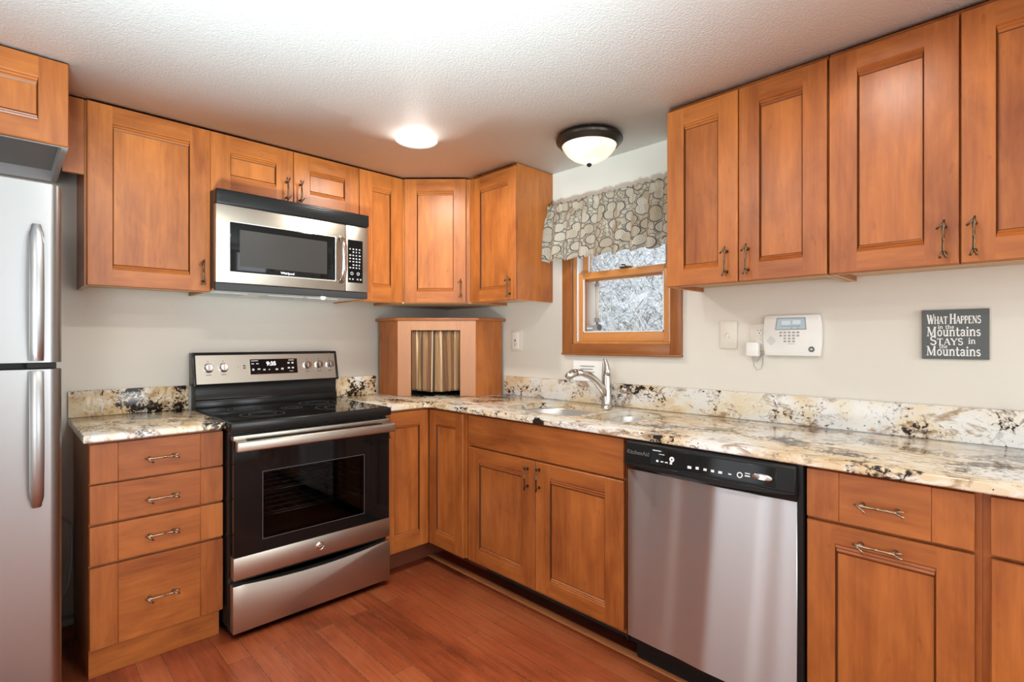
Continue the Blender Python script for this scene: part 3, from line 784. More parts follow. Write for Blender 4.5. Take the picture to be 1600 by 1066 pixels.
# ------------------------------------------------------------------ sink
snk = thing('kitchen_sink', 'stainless undermount double bowl sink set in the granite countertop', 'sink', (-.31, -1.46, .70))
def bowl(poly, depth, name):
    cxm = sum(p[0] for p in poly) / len(poly); cym = sum(p[1] for p in poly) / len(poly)
    def sc(f, d): return [((p[0] - cxm) * f + cxm + .31, (p[1] - cym) * f + cym + 1.46, d - .70) for p in poly]
    zt = ZCB - .0006
    b = MB()
    b.loft([sc(1.06, zt), sc(1.0, zt), sc(.985, zt - .006), sc(.965, zt - .05), sc(.945, zt - depth + .02), sc(.90, zt - depth + .004), sc(.80, zt - depth), sc(.25, zt - depth - .006), sc(.10, zt - depth - .006)], cap1=True)
    b.loft([sc(1.06, zt), sc(1.06, zt - .003), sc(1.0, zt - .008), sc(.98, zt - depth), sc(.82, zt - depth - .006), sc(.1, zt - depth - .009)], cap1=True)
    o = b.build(name, 'sinksteel', snk, smooth=60)
    MB().lathe([(0, .002), (.022, .002), (.034, .004), (.040, .006), (.042, .003), (.042, 0)], (cxm + .31, cym + 1.46, zt - depth - .005 - .70), 'z', 28).build('drain', 'chrome', o)
    return o
bowl(bowlL, .175, 'bowl'); bowl(bowlR, .15, 'bowl')
# ------------------------------------------------------------------ faucet
fa = thing('kitchen_faucet', 'brushed nickel single handle faucet behind the sink', 'faucet', (-.080, -1.457, ZC + .0006))
b = MB(); b.lathe([(0, 0), (.031, 0), (.031, .006), (.027, .012), (.0255, .06), (.024, .12), (.0225, .150), (.0, .150)], (0, 0, 0), 'z', 28)
b.build('body', 'nickel', fa)
b = MB(); b.tube([(-.004, .001, .055), (-.030, .006, .094), (-.065, .018, .134), (-.105, .030, .164), (-.150, .044, .182), (-.190, .056, .183)], [.020, .0195, .0185, .0178, .0172, .0180], 18)
o = b.build('spout', 'nickel', fa, smooth=60)
b = MB(); b.tube([(-.186, .055, .1835), (-.205, .061, .180), (-.228, .068, .168), (-.238, .071, .158)], [.0190, .0215, .0200, .0170], 18); b.build('spray_head', 'nickel', o, smooth=60)
b = MB(); b.lathe([(.0228, .1515), (.0228, .158), (.0215, .162), (0, .162)], (0, 0, 0), 'z', 24); b.tube([(0, 0, .158), (.003, .001, .19), (.004, .005, .222), (0, .010, .243), (-.006, .014, .250)], [.0215, .0185, .0125, .0095, .006], 16, flat=.75)
b.build('lever_handle', 'nickel', fa, smooth=60)
tag(MB().lathe([(0, .022), (.012, .021), (.019, .016), (.021, .006), (.023, .002), (.023, 0), (0, 0)], (-.150, -1.500, ZC), 'z', 24).build('sink_hole_cover', 'nickel'), 'small round nickel cap on the countertop before the faucet', 'cap')
pn = thing('paper_note', 'white paper note on the wall behind the faucet', 'note', (-.0125, -1.275, BS + .001))
MB().box(-.0006, .0006, -.100, .100, 0, .113).build('sheet', 'paper', pn, smooth=0).rotation_euler = (0, R(3), 0)
b = MB()
for i, (a, c_) in enumerate(((.070, -.050), (.060, -.055), (.070, -.058))): b.box(.0022 - .0008, .0030 - .0008, -a + .02, -c_ - .01, .050 + i * .016, .054 + i * .016)
b.build('text_line', 'grey_mark', pn, smooth=0).location = (-.0012, 0, 0)

# ------------------------------------------------------------------ curtained corner box (appliance garage)
gx, gy = -.4175, -.4175
ga = thing('appliance_garage', 'wooden corner box with curtained opening standing on the countertop', 'cabinet', (gx, gy, ZC + .0005), R(-45))
hw = .244; hg = 1.386 - ZC - .0005
fr = MB()
fr.box(-hw, -hw + .083, 0, .018, 0, hg, 0, .001, 1); fr.box(hw - .098, hw, 0, .018, 0, hg, 0, .001, 1); fr.box(-hw + .083, hw - .098, 0, .018, 1.325 - ZC, hg, 0, .001, 1)
fr.build('face_frame', 'paint_pink', ga)
def sidep(pts, name):
    q = [diag_local(x, y, gx, gy) for x, y in pts]
    MB().prism(q, 'z', 0, hg).build(name, 'wood_v', ga, smooth=0)
sidep([(-.5905, -.024), (-.5905, -.2445), (-.572, -.2445), (-.572, -.024)], 'side_panel')
sidep([(-.024, -.5905), (-.2445, -.5905), (-.2445, -.572), (-.024, -.572)], 'side_panel')
tp = [(-.607, -.001), (-.607, -.238), (-.238, -.607), (-.001, -.607), (-.001, -.001)]
MB().prism([diag_local(x, y, gx, gy) for x, y in tp], 'z', hg + .0005, hg + .0165, 0, .002, 1).build('top', 'wood_h', ga)
bk = [(-.57, -.026), (-.57, -.022), (-.022, -.022), (-.022, -.57), (-.026, -.57), (-.026, -.026)]
MB().prism([diag_local(x, y, gx, gy) for x, y in bk], 'z', 0, hg).build('back_panel', 'recess_shade', ga, smooth=0)

# curtain
def cloth(name, mat, path, rows, label, cat, uvw, uvh, thick=.0012):
    """path(u, v) -> world point; u along the cloth, v from top (0) to hem (1)"""
    nu, nv = rows; bm = bmesh.new(); uvl = bm.loops.layers.uv.new('UVMap')
    V = [[bm.verts.new(path(i / nu, j / nv)) for i in range(nu + 1)] for j in range(nv + 1)]
    for j in range(nv):
        for i in range(nu):
            f = bm.faces.new((V[j][i], V[j][i + 1], V[j + 1][i + 1], V[j + 1][i])); f.smooth = True
            for l_, (a, b_) in zip(f.loops, ((i, j), (i + 1, j), (i + 1, j + 1), (i, j + 1))): l_[uvl].uv = (a / nu * uvw, (1 - b_ / nv) * uvh)
    me = bpy.data.meshes.new(name); bm.to_mesh(me); bm.free(); me.materials.append(M[mat])
    o = bpy.data.objects.new(name, me); C.objects.link(o)
    md = o.modifiers.new('thickness', 'SOLIDIFY'); md.thickness = thick; md.offset = 0
    return tag(o, label, cat)
rnd = random.Random(4)
ph = [rnd.uniform(0, 6.28) for _ in range(8)]
dv = Vector((S2, -S2, 0)); nv_ = Vector((-S2, -S2, 0))
def cpath(u, v):
    x = -hw + .087 + (.488 - .087 - .102) * u
    shift = .010 * v * math.sin(u * 9 + ph[0])
    fold = .0095 * math.sin(u * 34 + ph[1] + 1.8 * v * math.sin(u * 6 + 1)) + .004 * math.sin(u * 61 + ph[2] - v * 2.5)
    gather = math.exp(-((v - .075) / .035) ** 2)
    fold = fold * (1 - .5 * gather) + (.003 * math.sin(u * 150)) * math.exp(-(v / .12) ** 2)
    depth = .018 - .004 * gather
    z = 1.322 - (1.322 - .945) * v + (.004 * math.sin(u * 150) if v == 0 else 0) - .006 * v * math.cos((u - .5) * 5)
    p = Vector((gx, gy, 0)) + dv * (x + shift * .6 * (4 * u * (1 - u))) - nv_ * (depth + .006) + nv_ * fold
    return (p.x, p.y, z)
cloth('hanging_curtain', 'stripe', cpath, (140, 26), 'striped brown and gold curtain hanging in the corner box opening', 'curtain', 1.0, 1.0)

# valance
YV0, YV1 = -1.028, -1.905
def vpath(u, v):
    # a short return to the wall at the left, then the long front
    ret = .05
    if u < ret:
        t = u / ret; x = -.004 - (.058 + .028 * v) * t; y = YV0 + .006 * t + .028 * v * (1 - .5 * t) + .030 * v * t
    else:
        t = (u - ret) / (1 - ret); y = YV0 + .006 + (YV1 - YV0 - .006) * t + (.044 * v) * math.exp(-(t / .12) ** 2)
        g_ = math.exp(-((v - .13) / .06) ** 2)
        amp = (.0055 + .013 * v) * (1 - .55 * g_)
        x = -.062 - .028 * v - amp * math.sin(t * 58 + 1.5 * math.sin(t * 7) + v * .6) - .003 * math.sin(t * 170 + 2 * math.sin(t * 11)) * (1 - v)
        x += .010 * g_
        y += .006 * v * math.cos(t * 58 + 1.5 * math.sin(t * 7))
    z = 2.050 - .333 * v - (.010 * math.sin(u * 58 * .95 + .8) * v ** 3) + (.004 * math.sin(u * 160) if v < .01 else 0)
    return (x, y, z)
cloth('window_valance', 'valance', vpath, (320, 26), 'grey and beige circle print valance hanging over the window', 'valance', 1.02, .36, .0010)
# ------------------------------------------------------------------ range (stove)
rg = thing('kitchen_range', 'freestanding stainless electric range with black glass cooktop', 'stove', (-1.290, 0, 0))
HW = .378
b = MB(); b.box(-HW, -HW + .02, -.04, -.645, .035, .872); b.box(HW - .02, HW, -.04, -.645, .035, .872); b.box(-HW + .02, HW - .02, -.04, -.10, .035, .872); b.box(-HW + .02, HW - .02, -.10, -.645, .035, .09); b.box(-HW + .02, HW - .02, -.10, -.645, .83, .872)
b.build('body', 'black_enamel', rg, smooth=0)
b = MB(); b.box(-.30, .30, -.14, -.145, .33, .80); b.box(-.30, -.295, -.145, -.62, .33, .80); b.box(.295, .30, -.145, -.62, .33, .80); b.box(-.295, .295, -.145, -.62, .33, .335); b.box(-.295, .295, -.145, -.62, .795, .80)
cv = b.build('oven_cavity', 'interior_dark', rg, smooth=0)
for z in (.47, .58):
    b = MB()
    for yy in (-.17, -.25, -.33, -.41, -.49, -.57, -.605): b.tube([(-.29, yy, z), (.29, yy, z)], .003, 6)
    for xx in [-.28 + .056 * i for i in range(11)]: b.tube([(xx, -.17, z + .004), (xx, -.605, z + .004)], .002, 6)
    b.build('oven_rack', 'rack', cv)
b = MB(); b.box(-.382, .382, -.085, -.694, .8735, .9145, 0, .006, 3); ck = b.build('cooktop', 'black_enamel', rg)
MB().box(-.374, .374, -.105, -.676, .9147, .9165, 0, .001, 1).build('glass_surface', 'black_glass', ck)
for bx, by, br_ in ((-.19, -.50, .095), (.19, -.50, .115), (-.19, -.24, .075), (.19, -.24, .095), (0, -.36, .05)):
    b = MB()
    for r_ in (br_, br_ * .62):
        b.lathe([(r_ - .0012, .9166), (r_ - .0012, .9169), (r_ + .0012, .9169), (r_ + .0012, .9166)], (bx, by, 0), 'z', 48)
    b.build('burner_ring', 'embossed', ck)
# oven door
b = MB()
b.box(-.370, .370, -.648, -.690, .345, .400, 0, 0); b.box(-.370, .370, -.648, -.690, .690, .836, 0, 0); b.box(-.370, -.253, -.648, -.690, .400, .690); b.box(.228, .370, -.648, -.690, .400, .690)
od = b.build('oven_door', 'black_glass', rg, smooth=0)
MB().box(-.254, .229, -.672, -.688, .399, .691).build('oven_window', 'oven_glass', od, smooth=0)
b = MB()
for a in ((-.255, .230, .397, .399), (-.255, .230, .691, .693)): b.box(a[0], a[1], -.6903, -.6908, a[2], a[3])
for x_ in (-.255, .228): b.box(x_, x_ + .002, -.6903, -.6908, .399, .691)
b.build('window_border', 'embossed', od, smooth=0)
MB().box(-.372, .372, -.648, -.695, .250, .3445, 0, .003).build('lower_steel_panel', 'steel_h', od)
MB().box(-.372, .372, -.648, -.694, .8365, .858, 0, .003).build('top_trim', 'steel_h', od)
b = MB(); b.box(-.374, .374, -.725, -.752, .797, .840, 0, .007, 3)
hd = b.build('door_handle', 'steel_h', od)
for s in (-1, 1): MB().box(s * .345 - .022, s * .345 + .022, -.6955, -.7255, .806, .838, 0, .003).build('handle_mount', 'steel_h', hd)
lg = MB(); lg.lathe([(0, -.0035), (.0135, -.0035), (.0155, -.0025), (.0175, -.0045), (.0195, -.003), (.0195, 0)], (0, -.695, .300), 'y', 32); lg.build('round_emblem', 'chrome', od)
text('emblem_letters', 'GE', .017, 'grey_mark', od, (0, -.6990, .300), shear=.2)
# storage drawer with scooped top edge
n = 28; pts = [(-.374, .026), (.374, .026), (.374, .226)]
for i in range(n + 1):
    u = 1 - 2 * i / n; pts.append((u * .33, .226 - .020 * (1 - u * u) ** 1.0))
pts.append((-.374, .226))
dr = MB(); dr.prism(pts, 'y', -.650, -.694, 0, .003, 2); dr.build('storage_drawer', 'steel_h', rg)
MB().box(-.365, .365, -.646, -.656, .228, .249).build('drawer_recess', 'black', rg, smooth=0)
for sx in (-1, 1):
    for yy in (-.10, -.60): MB().lathe([(0, 0), (.016, 0), (.016, .012), (.008, .014), (.008, .0345), (0, .0345)], (sx * .33, yy, 0), 'z', 16).build('foot', 'black', rg)
MB().box(-.372, .372, -.62, -.632, .010, .034).build('base_skirt', 'black', rg, smooth=0)
# backguard
b = MB(); b.prism([(-.012, .900), (-.012, 1.186), (-.062, 1.186), (-.092, 1.045), (-.086, 1.030), (-.086, .960), (-.096, .955), (-.096, .9150), (-.084, .900)], 'x', -.372, .372, 0, .002, 1)
bgd = b.build('backguard', 'black_enamel', rg)
b = MB()
for s in (-1, 1): b.prism([(-.011, 1.030), (-.011, 1.198), (-.068, 1.198), (-.106, 1.030)], 'x', s * .3695, s * .381, 0, .003, 2)
b.prism([(-.011, 1.1885), (-.011, 1.199), (-.066, 1.199), (-.064, 1.1885)], 'x', -.3692, .3692)
b.prism([(-.0935, 1.0305), (-.099, 1.040), (-.106, 1.036), (-.104, 1.0305)], 'x', -.3692, .3692)
b.build('panel_surround', 'black_enamel', bgd)
ang = math.atan2(.030, .148)
P0 = Vector((0, -.0985, 1.040)); UPV = Vector((0, .030, .148)).normalized(); NV = Vector((0, -.148, .030)).normalized()
b = MB(); b.box(-.3685, .3685, 0, .010, 0, .1495, 0, .001, 1)
cp = b.build('control_panel', 'steel_h', bgd, (0, -.0985, 1.039), (R(-11.5), 0, 0))
for kx in (-.312, -.242, .198, .267, .333):
    b = MB(); b.lathe([(.0245, 0), (.0245, -.004), (.020, -.006), (.0195, -.020), (.0165, -.024), (0, -.024)], (kx, -.0002, .082), 'y', 24)
    b.box(kx - .0035, kx + .0035, -.0245, -.030, .068, .096, 0, .0015, 1)
    b.build('knob', 'chrome', bgd, (0, -.0985, 1.039), (R(-11.5), 0, 0))
b = MB()
for kx in (-.312, -.242, .198, .267, .333):
    b.box(kx - .002, kx + .002, -.0006, 0, .115, .119); b.box(kx - .012, kx + .012, -.0006, 0, .045, .0475)
b.box(-.146, -.134, -.0006, 0, .086, .092); b.box(-.146, -.134, -.0006, 0, .074, .080); b.box(-.172, -.169, -.0006, 0, .082, .085)
b.build('marking', 'grey_rubber', bgd, (0, -.0985, 1.039), (R(-11.5), 0, 0), smooth=0)
b = MB(); b.box(-.112, .140, -.0025, -.0002, .040, .122, 0, .0012, 1); ds = b.build('display_panel', 'black_glass', bgd, (0, -.0985, 1.039), (R(-11.5), 0, 0))
fb = MB()
for a in ((-.1135, .1415, .0385, .040), (-.1135, .1415, .122, .1235)): fb.box(a[0], a[1], -.0028, -.0002, a[2], a[3])
for x_ in (-.1135, .140): fb.box(x_, x_ + .0015, -.0028, -.0002, .040, .122)
fb.build('display_bezel', 'chrome', bgd, (0, -.0985, 1.039), (R(-11.5), 0, 0), smooth=0)
text('clock_digits', '9:35', .030, 'display', ds, (-.002, -.0027, .096), bold=.0004)
b = MB()
for (x_, z_, w_, h_) in ((-.088, .114, .036, .004), (.108, .114, .030, .004), (-.098, .098, .013, .005), (-.074, .098, .013, .005), (-.097, .066, .011, .011), (-.068, .068, .014, .007), (-.040, .064, .012, .008), (-.014, .064, .006, .006), (.026, .064, .013, .009), (.056, .066, .013, .010), (.092, .098, .012, .009), (.114, .098, .012, .009), (.092, .070, .012, .009), (.114, .070, .012, .009), (.106, .052, .022, .0025)):
    b.box(x_ - w_ / 2, x_ + w_ / 2, -.0030, -.0026, z_ - h_ / 2, z_ + h_ / 2)
b.build('touch_mark', 'white_mark', ds, smooth=0)

# ------------------------------------------------------------------ microwave
mw = thing('microwave_oven', 'over the range stainless microwave with black door window', 'microwave', (-1.2735, 0, 1.493))
b = MB(); b.box(-.380, .380, -.002, -.385, .012, .4655); b.build('housing', 'black', mw, smooth=0)
b = MB(); b.box(-.378, .378, -.004, -.380, .002, .0115); b.build('underside', 'sinksteel', mw, smooth=0)
b = MB()
for x_ in (-.28, .0, .2): b.box(x_ - .10, x_ + .08, -.12, -.27, -.001, .0018)
b.build('vent_filter', 'lightgrey_paint', mw, smooth=0)
MB().box(-.384, .384, -.3855, -.432, .400, .4655, 0, .006, 2).build('top_vent', 'black', mw)
b = MB()
for i in range(5): b.box(-.37, .37, -.4322, -.4330, .412 + i * .010, .4155 + i * .010)
b.build('vent_slot', 'black_enamel', mw, smooth=0)
dm = MB().box(-.383, .249, -.3855, -.420, .036, .3985, 0, .004, 2).build('door', 'steel_h', mw)
b = MB(); b.box(-.3305, .1925, -.4202, -.4235, .084, .324, 0, .0045, 3); b.build('window_frame', 'bright_trim', dm)
b = MB(); b.box(-.325, .187, -.4236, -.4255, .089, .319, 0, .003, 2); wfm = b.build('door_glass', 'black_glass', dm)
MB().box(-.283, .142, -.4257, -.4262, .117, .288, 0, 0).build('window_screen', 'dark_screen', dm, smooth=0)
text('door_lettering', 'Whirlpool', .016, 'white_mark', dm, (-.062, -.4260, .102), bold=.0003)
b = MB(); b.tube([(.222, -.4205, .082), (.222, -.446, .098), (.222, -.460, .150), (.222, -.463, .205), (.222, -.460, .260), (.222, -.446, .312), (.222, -.4205, .328)], [.013, .0145, .015, .015, .015, .0145, .013], 14, flat=.6)
b.build('door_handle', 'chrome', dm, smooth=60)
MB().box(.2505, .383, -.3855, -.420, .036, .3985, 0, .004, 2).build('control_panel', 'steel_h', mw)
kp = MB().box(.262, .3495, -.4202, -.4222, .085, .318, 0, .001, 1).build('keypad', 'black_glass', mw)
b = MB(); rr = random.Random(3)
for row, z_ in enumerate((.268, .252, .234, .216, .200, .182, .166)):
    for col_ in range(4):
        if row in (1, 5) and col_ in (0,): continue
        x_ = .275 + col_ * .0185; b.box(x_ - .005, x_ + rr.uniform(.002, .006), -.4227, -.4223, z_ - .0035, z_ + .0035)
for x_, z_ in ((.285, .135), (.322, .135)): b.lathe([(.005, -.4227), (.009, -.4227), (.009, -.4223)], (x_, 0, z_), 'y', 16)
for x_ in (.272, .290, .318, .336): b.box(x_ - .004, x_ + .005, -.4227, -.4223, .100, .108)
b.build('key_marking', 'key', kp, smooth=0)
MB().box(-.383, .383, -.3855, -.416, .0005, .0345, 0, .003).build('bottom_trim', 'grey_rubber', mw)
b = MB(); b.lathe([(0, -.012), (.010, -.010), (.010, 0), (0, 0)], (.15, -.36, .0015), 'z', 16); b.build('lamp_cover', 'task_lamp', mw)

# ------------------------------------------------------------------ dishwasher
dw = thing('dishwasher', 'stainless front dishwasher with black control panel under the countertop', 'dishwasher', (0, -2.2415, 0), RZ)
b = MB(); b.box(-.308, .308, -.03, -.600, .09, .8825); b.build('tub_frame', 'black', dw, smooth=0)
b = MB(); b.box(-.308, -.302, -.60, -.622, .10, .8825); b.box(.298, .314, -.60, -.622, .02, .8825); b.build('side_strip', 'black', dw, smooth=0)
b = MB(); b.box(-.308, .308, -.03, -.53, .002, .089); b.box(-.300, .298, -.53, -.560, .012, .115); b.build('toe_panel', 'black', dw, smooth=0)
# bowed steel door skin, slightly dented so reflections run in leaning bands
b = MB(); nu, nv_2 = 48, 10; gridv = []
for jz in range(nv_2 + 1):
    z = .126 + (.768 - .126) * jz / nv_2; row = []
    for iu in range(nu + 1):
        u = -1 + 2 * iu / nu; lean = .16 * (jz / nv_2 - .5)
        edge = (1 - u ** 8)
        row.append(b.bm.verts.new((u * .2985, -.629 - .007 * (1 - u * u) - edge * (.0030 * math.sin((u - lean) * 4.0) + .0012 * math.sin((u - lean) * 11.0 + 1.0)), z)))
    gridv.append(row)
for jz in range(nv_2):
    for iu in range(nu): b.bm.faces.new((gridv[jz][iu], gridv[jz][iu + 1], gridv[jz + 1][iu + 1], gridv[jz + 1][iu]))
b.box(-.2985, .2985, -.602, -.628, .126, .768)
b.build('door_panel', 'steel_v', dw)
# control panel with a curved lower lip
b = MB(); b.prism([(-.602, .7685), (-.602, .880), (-.628, .880), (-.640, .872), (-.652, .800), (-.648, .790), (-.630, .7685)], 'x', -.299, .299, 0, .002, 2)
cpn = b.build('control_panel', 'black', dw)
n = 24; pts = []
for i in range(n + 1):
    u = -1 + 2 * i / n; pts.append((u * .299, .796 - .018 * (1 - u * u)))
pts += [(.299, .800), (-.299, .800)]
b = MB(); b.prism(pts, 'y', -.645, -.660, 0, .001, 1); b.build('lip', 'black_enamel', cpn)
b = MB(); pts = [(u * .10 + -.06, .781 - .006 * (1 - u * u)) for u in [-1 + i / 8 for i in range(17)]] + [(u * .10 - .06, .781 + .004 * (1 - u * u)) for u in [1 - i / 8 for i in range(17)]][1:-1]
b.prism(pts, 'y', -.6605, -.6612); b.build('grip_recess', 'grey_rubber', cpn, smooth=0)
tilt = math.atan2(.012, .072); tl = (R(-math.degrees(tilt)), 0, 0)
b = MB(); b.box(-.190, .245, -.0015, .001, .006, .066, 0, .001, 1); gp = b.build('glossy_overlay', 'black_glass', cpn, (0, -.652, .800), tl)
b = MB()
for (x_, z_, w_, h_) in ((-.165, .058, .034, .003), (-.145, .047, .022, .002), (-.160, .022, .009, .007), (-.141, .022, .011, .004), (-.124, .022, .011, .004), (-.106, .022, .009, .008), (-.036, .020, .014, .009), (-.008, .022, .011, .009), (.020, .022, .011, .008), (.046, .022, .011, .008), (.072, .022, .013, .008), (.104, .022, .010, .004), (.160, .026, .016, .004), (.160, .034, .016, .003)):
    b.box(x_ - w_ / 2, x_ + w_ / 2, -.0022, -.0016, z_ - h_ / 2, z_ + h_ / 2)
b.lathe([(.006, -.0022), (.0095, -.0022), (.0095, -.0016)], (.136, 0, .025), 'y', 18); b.lathe([(.003, -.0022), (.0095, -.0022), (.0095, -.0016)], (-.104, 0, .036), 'y', 18)
b.build('button_mark', 'white_mark', gp, smooth=0)
b = MB(); b.lathe([(0, -.005), (.018, -.0045), (.024, -.0016)], (.205, 0, .030), 'y', 28, sx=1.25, sy=.45); b.build('oval_button', 'chrome', gp)
text('embossed_lettering', 'KitchenAid', .021, 'embossed', cpn, (-.243, -.6466, .838), bold=.0003).rotation_euler = tl

# ------------------------------------------------------------------ refrigerator
rf = thing('refrigerator', 'tall stainless top freezer refrigerator at the left frame edge', 'refrigerator', (-2.598, 0, 0))
b = MB(); b.box(-.378, .376, -.03, -.735, .03, 1.752, 0, .006); b.build('cabinet_body', 'grey_paint', rf)
b = MB(); b.box(-.36, .36, -.735, -.74, .04, 1.745); b.build('gasket', 'black', rf, smooth=0)
def fdoor(name, z0, z1):
    xs = []; r = .034
    poly = [(-.385, -.7415), (-.385, -.79)]
    n = 10
    for k in range(n + 1):
        a = R(180 + 90 * k / n); poly.append((-.385 + r + r * math.cos(a), -.79 + r * math.sin(a)))
    for i in range(1, 20):
        u = -1 + 2 * i / 20; poly.append((u * (.385 - r), -.824 - .006 * (1 - u * u)))
    for k in range(n + 1):
        a = R(270 + 90 * k / n); poly.append((.385 - r + r * math.cos(a), -.79 + r * math.sin(a)))
    poly.append((.385, -.7415))
    b = MB(); b.prism(poly, 'z', z0, z1, 0, 0)
    return b.build(name, 'steel_fridge', rf, smooth=30)
fz = fdoor('freezer_door', 1.190, 1.764); fd = fdoor('fridge_door', .075, 1.168)
def fhandle(parent, z0, z1, up):
    b = MB(); n = 14; rings = []
    for i in range(n + 1):
        t = i / n; z = z0 + (z1 - z0) * t
        w = .0175 * min(1, .55 + 6 * min(t, 1 - t) if (t if up else 1 - t) > .5 else 1)
        q = t if not up else 1 - t
        out = .055 * math.sin(PI * min(1, .10 + .9 * t)) ** .6 if False else .020 + .034 * math.sin(PI * t) ** .7
        y = -.826 - out; xm = .322 - (.0 if up else 0) 
        rings.append([(xm - w, y + .009, z), (xm - w, y + .003, z), (xm - w * .7, y - .001, z), (xm + w * .7, y - .001, z), (xm + w, y + .003, z), (xm + w, y + .009, z)])
    b.loft(rings, cap0=True, cap1=True)
    for z in (z0 + .012, z1 - .012): b.box(.322 - .013, .322 + .013, -.822, -.842, z - .011, z + .011, 0, .002)
    b.build('door_handle', 'steel_fridge', parent, smooth=50)
fhandle(fz, 1.196, 1.628, True); fhandle(fd, .733, 1.163, False)
b = MB(); b.box(.30, .372, -.745, -.795, 1.1695, 1.1885, 0, .003); b.build('hinge', 'grey_rubber', rf)
MB().box(-.375, .375, -.70, -.76, .010, .070).build('base_grille', 'black', rf, smooth=0)
for sx in (-1, 1): MB().lathe([(0, 0), (.02, 0), (.02, .029), (0, .029)], (sx * .33, -.60, 0), 'z', 16).build('foot', 'black', rf)
crd = MB(); crd.tube([(-2.235, -.012, .475), (-2.20, -.014, .487), (-2.165, -.014, .475), (-2.134, -.014, .440), (-2.1300, -.018, .37), (-2.130, -.018, .27), (-2.142, -.016, .17), (-2.173, -.014, .09), (-2.21, -.012, .05), (-2.26, -.012, .04)], .0055, 8)
tag(crd.build('loose_cable', 'cord', smooth=60), 'grey cord curving down the wall beside the refrigerator', 'cable')

# ------------------------------------------------------------------ wall plates, alarm panel, sign (on the right wall; local front -y)
def on_wall(name, label, cat, y, z, group=None): return thing(name, label, cat, (-.0008, y, z), RZ, group)
gf = on_wall('wall_outlet', 'white wall outlet between curtained corner box and window', 'outlet', -.713, 1.197, 'wall plates')
MB().box(-.047, .047, 0, -.009, 0, .130, 0, .003).build('plate', 'almond_plastic', gf)
MB().box(-.034, .022, -.0092, -.015, .014, .116, 0, .002).build('receptacle', 'white_plastic', gf)
b = MB(); b.box(-.010, -.002, -.0152, -.0158, .056, .072); b.box(-.016, -.012, -.0152, -.0156, .040, .048); b.box(.000, .004, -.0152, -.0156, .040, .048); b.box(-.010, -.002, -.0152, -.0156, .030, .036); b.build('slot', 'grey_rubber', gf, smooth=0)
sw = on_wall('light_switch', 'cream toggle light switch between window and alarm keypad', 'switch', -2.067, 1.224, 'wall plates')
MB().box(-.039, .039, 0, -.006, 0, .125, 0, .0025).build('plate', 'almond_plastic', sw)
MB().box(-.005, .005, -.0062, -.0075, .050, .074).build('toggle_collar', 'white_plastic', sw)
MB().prism([(-.0076, .054), (-.0076, .068), (-.018, .056), (-.017, .050)], 'x', -.0035, .0035).build('toggle', 'white_plastic', sw)
ol = on_wall('wall_outlet', 'cream wall outlet partly behind white alarm keypad', 'outlet', -2.199, 1.216, 'wall plates')
MB().box(-.036, .036, 0, -.006, 0, .117, 0, .0025).build('plate', 'almond_plastic', ol)
for z_ in (.083, .033): MB().lathe([(0, -.009), (.015, -.009), (.0165, -.0075), (.0165, -.0062)], (.004, 0, z_), 'y', 24, sy=.85).build('receptacle', 'white_plastic', ol)
b = MB(); b.box(-.003, -.001, -.0093, -.0096, .084, .092); b.box(.008, .010, -.0093, -.0096, .084, .092); b.lathe([(0, -.0096), (.0026, -.0096), (.0026, -.0092)], (.004, 0, .077), 'y', 10); b.build('slot', 'grey_rubber', ol, smooth=0)
ad = on_wall('power_adapter', 'white plug in power adapter in the outlet beside alarm keypad', 'adapter', -2.186, 1.192)
b = MB(); b.box(-.027, .024, -.0105, -.046, 0, .062, 0, .006, 3); b.build('case', 'white_plastic', ad)
b = MB(); b.box(-.010, -.007, -.0088, -.0106, .038, .046); b.box(.007, .010, -.0088, -.0106, .038, .046); b.build('prong', 'chrome', ad, smooth=0)
b = MB(); b.tube([(-.004, -.03, .0), (-.002, -.026, -.016), (.004, -.012, -.024), (.016, -.006, -.012), (.024, -.004, .004), (.034, -.004, .012)], .0016, 6); b.tube([(.030, -.004, .004), (.030, -.004, -.030), (.022, -.004, -.055), (.006, -.004, -.060), (-.008, -.004, -.040), (-.010, -.004, -.012), (-.008, -.02, .0)], .0012, 6); b.build('cable', 'cord', ad)
al = on_wall('alarm_keypad', 'white security alarm keypad with small screen on the wall', 'alarm', -2.336, 1.197)
n = 10; poly = []
hw_, hh = .111, .169
for k in range(n + 1):
    t = k / n; poly.append((hw_ - .007 * (2 * t - 1) ** 2, hh * t))
for k in range(n + 1):
    t = 1 - k / n; poly.append((-hw_ + .007 * (2 * t - 1) ** 2, hh * t))
b = MB(); b.prism(poly, 'y', 0, -.026, 0, .004, 2); b.build('housing', 'white_plastic', al)
b = MB(); b.prism([(-.062, .108), (.058, .108), (.054, .158), (-.055, .158)], 'y', -.0262, -.0272); b.build('screen_bezel', 'grey_mark', al, smooth=0)
b = MB(); b.prism([(-.058, .1115), (.054, .1115), (.0505, .1545), (-.0515, .1545)], 'y', -.0273, -.0277); b.build('screen', 'lcd', al, smooth=0)
b = MB(); b.box(-.036, -.002, -.0278, -.0280, .129, .146); b.box(.006, .036, -.0278, -.0280, .131, .147); b.build('screen_text_area', 'lcd_light', al, smooth=0)
b = MB(); b.box(.000, .004, -.0278, -.0281, .1135, .1165); b.box(.024, .028, -.0278, -.0281, .1135, .1165); b.box(-.04, .035, -.0278, -.0280, .122, .1235); b.build('screen_icon', 'embossed', al, smooth=0)
b = MB()
for r_, z_ in enumerate((.097, .084, .072, .060)):
    for c_ in range(5):
        if r_ > 1 and c_ in (0, 4): continue
        x_ = -.040 + c_ * .0165; b.box(x_ - .005, x_ + .005, -.0262, -.0275, z_ - .0035, z_ + .0035, 0, .0008, 1)
b.build('keys', 'key', al)
b = MB()
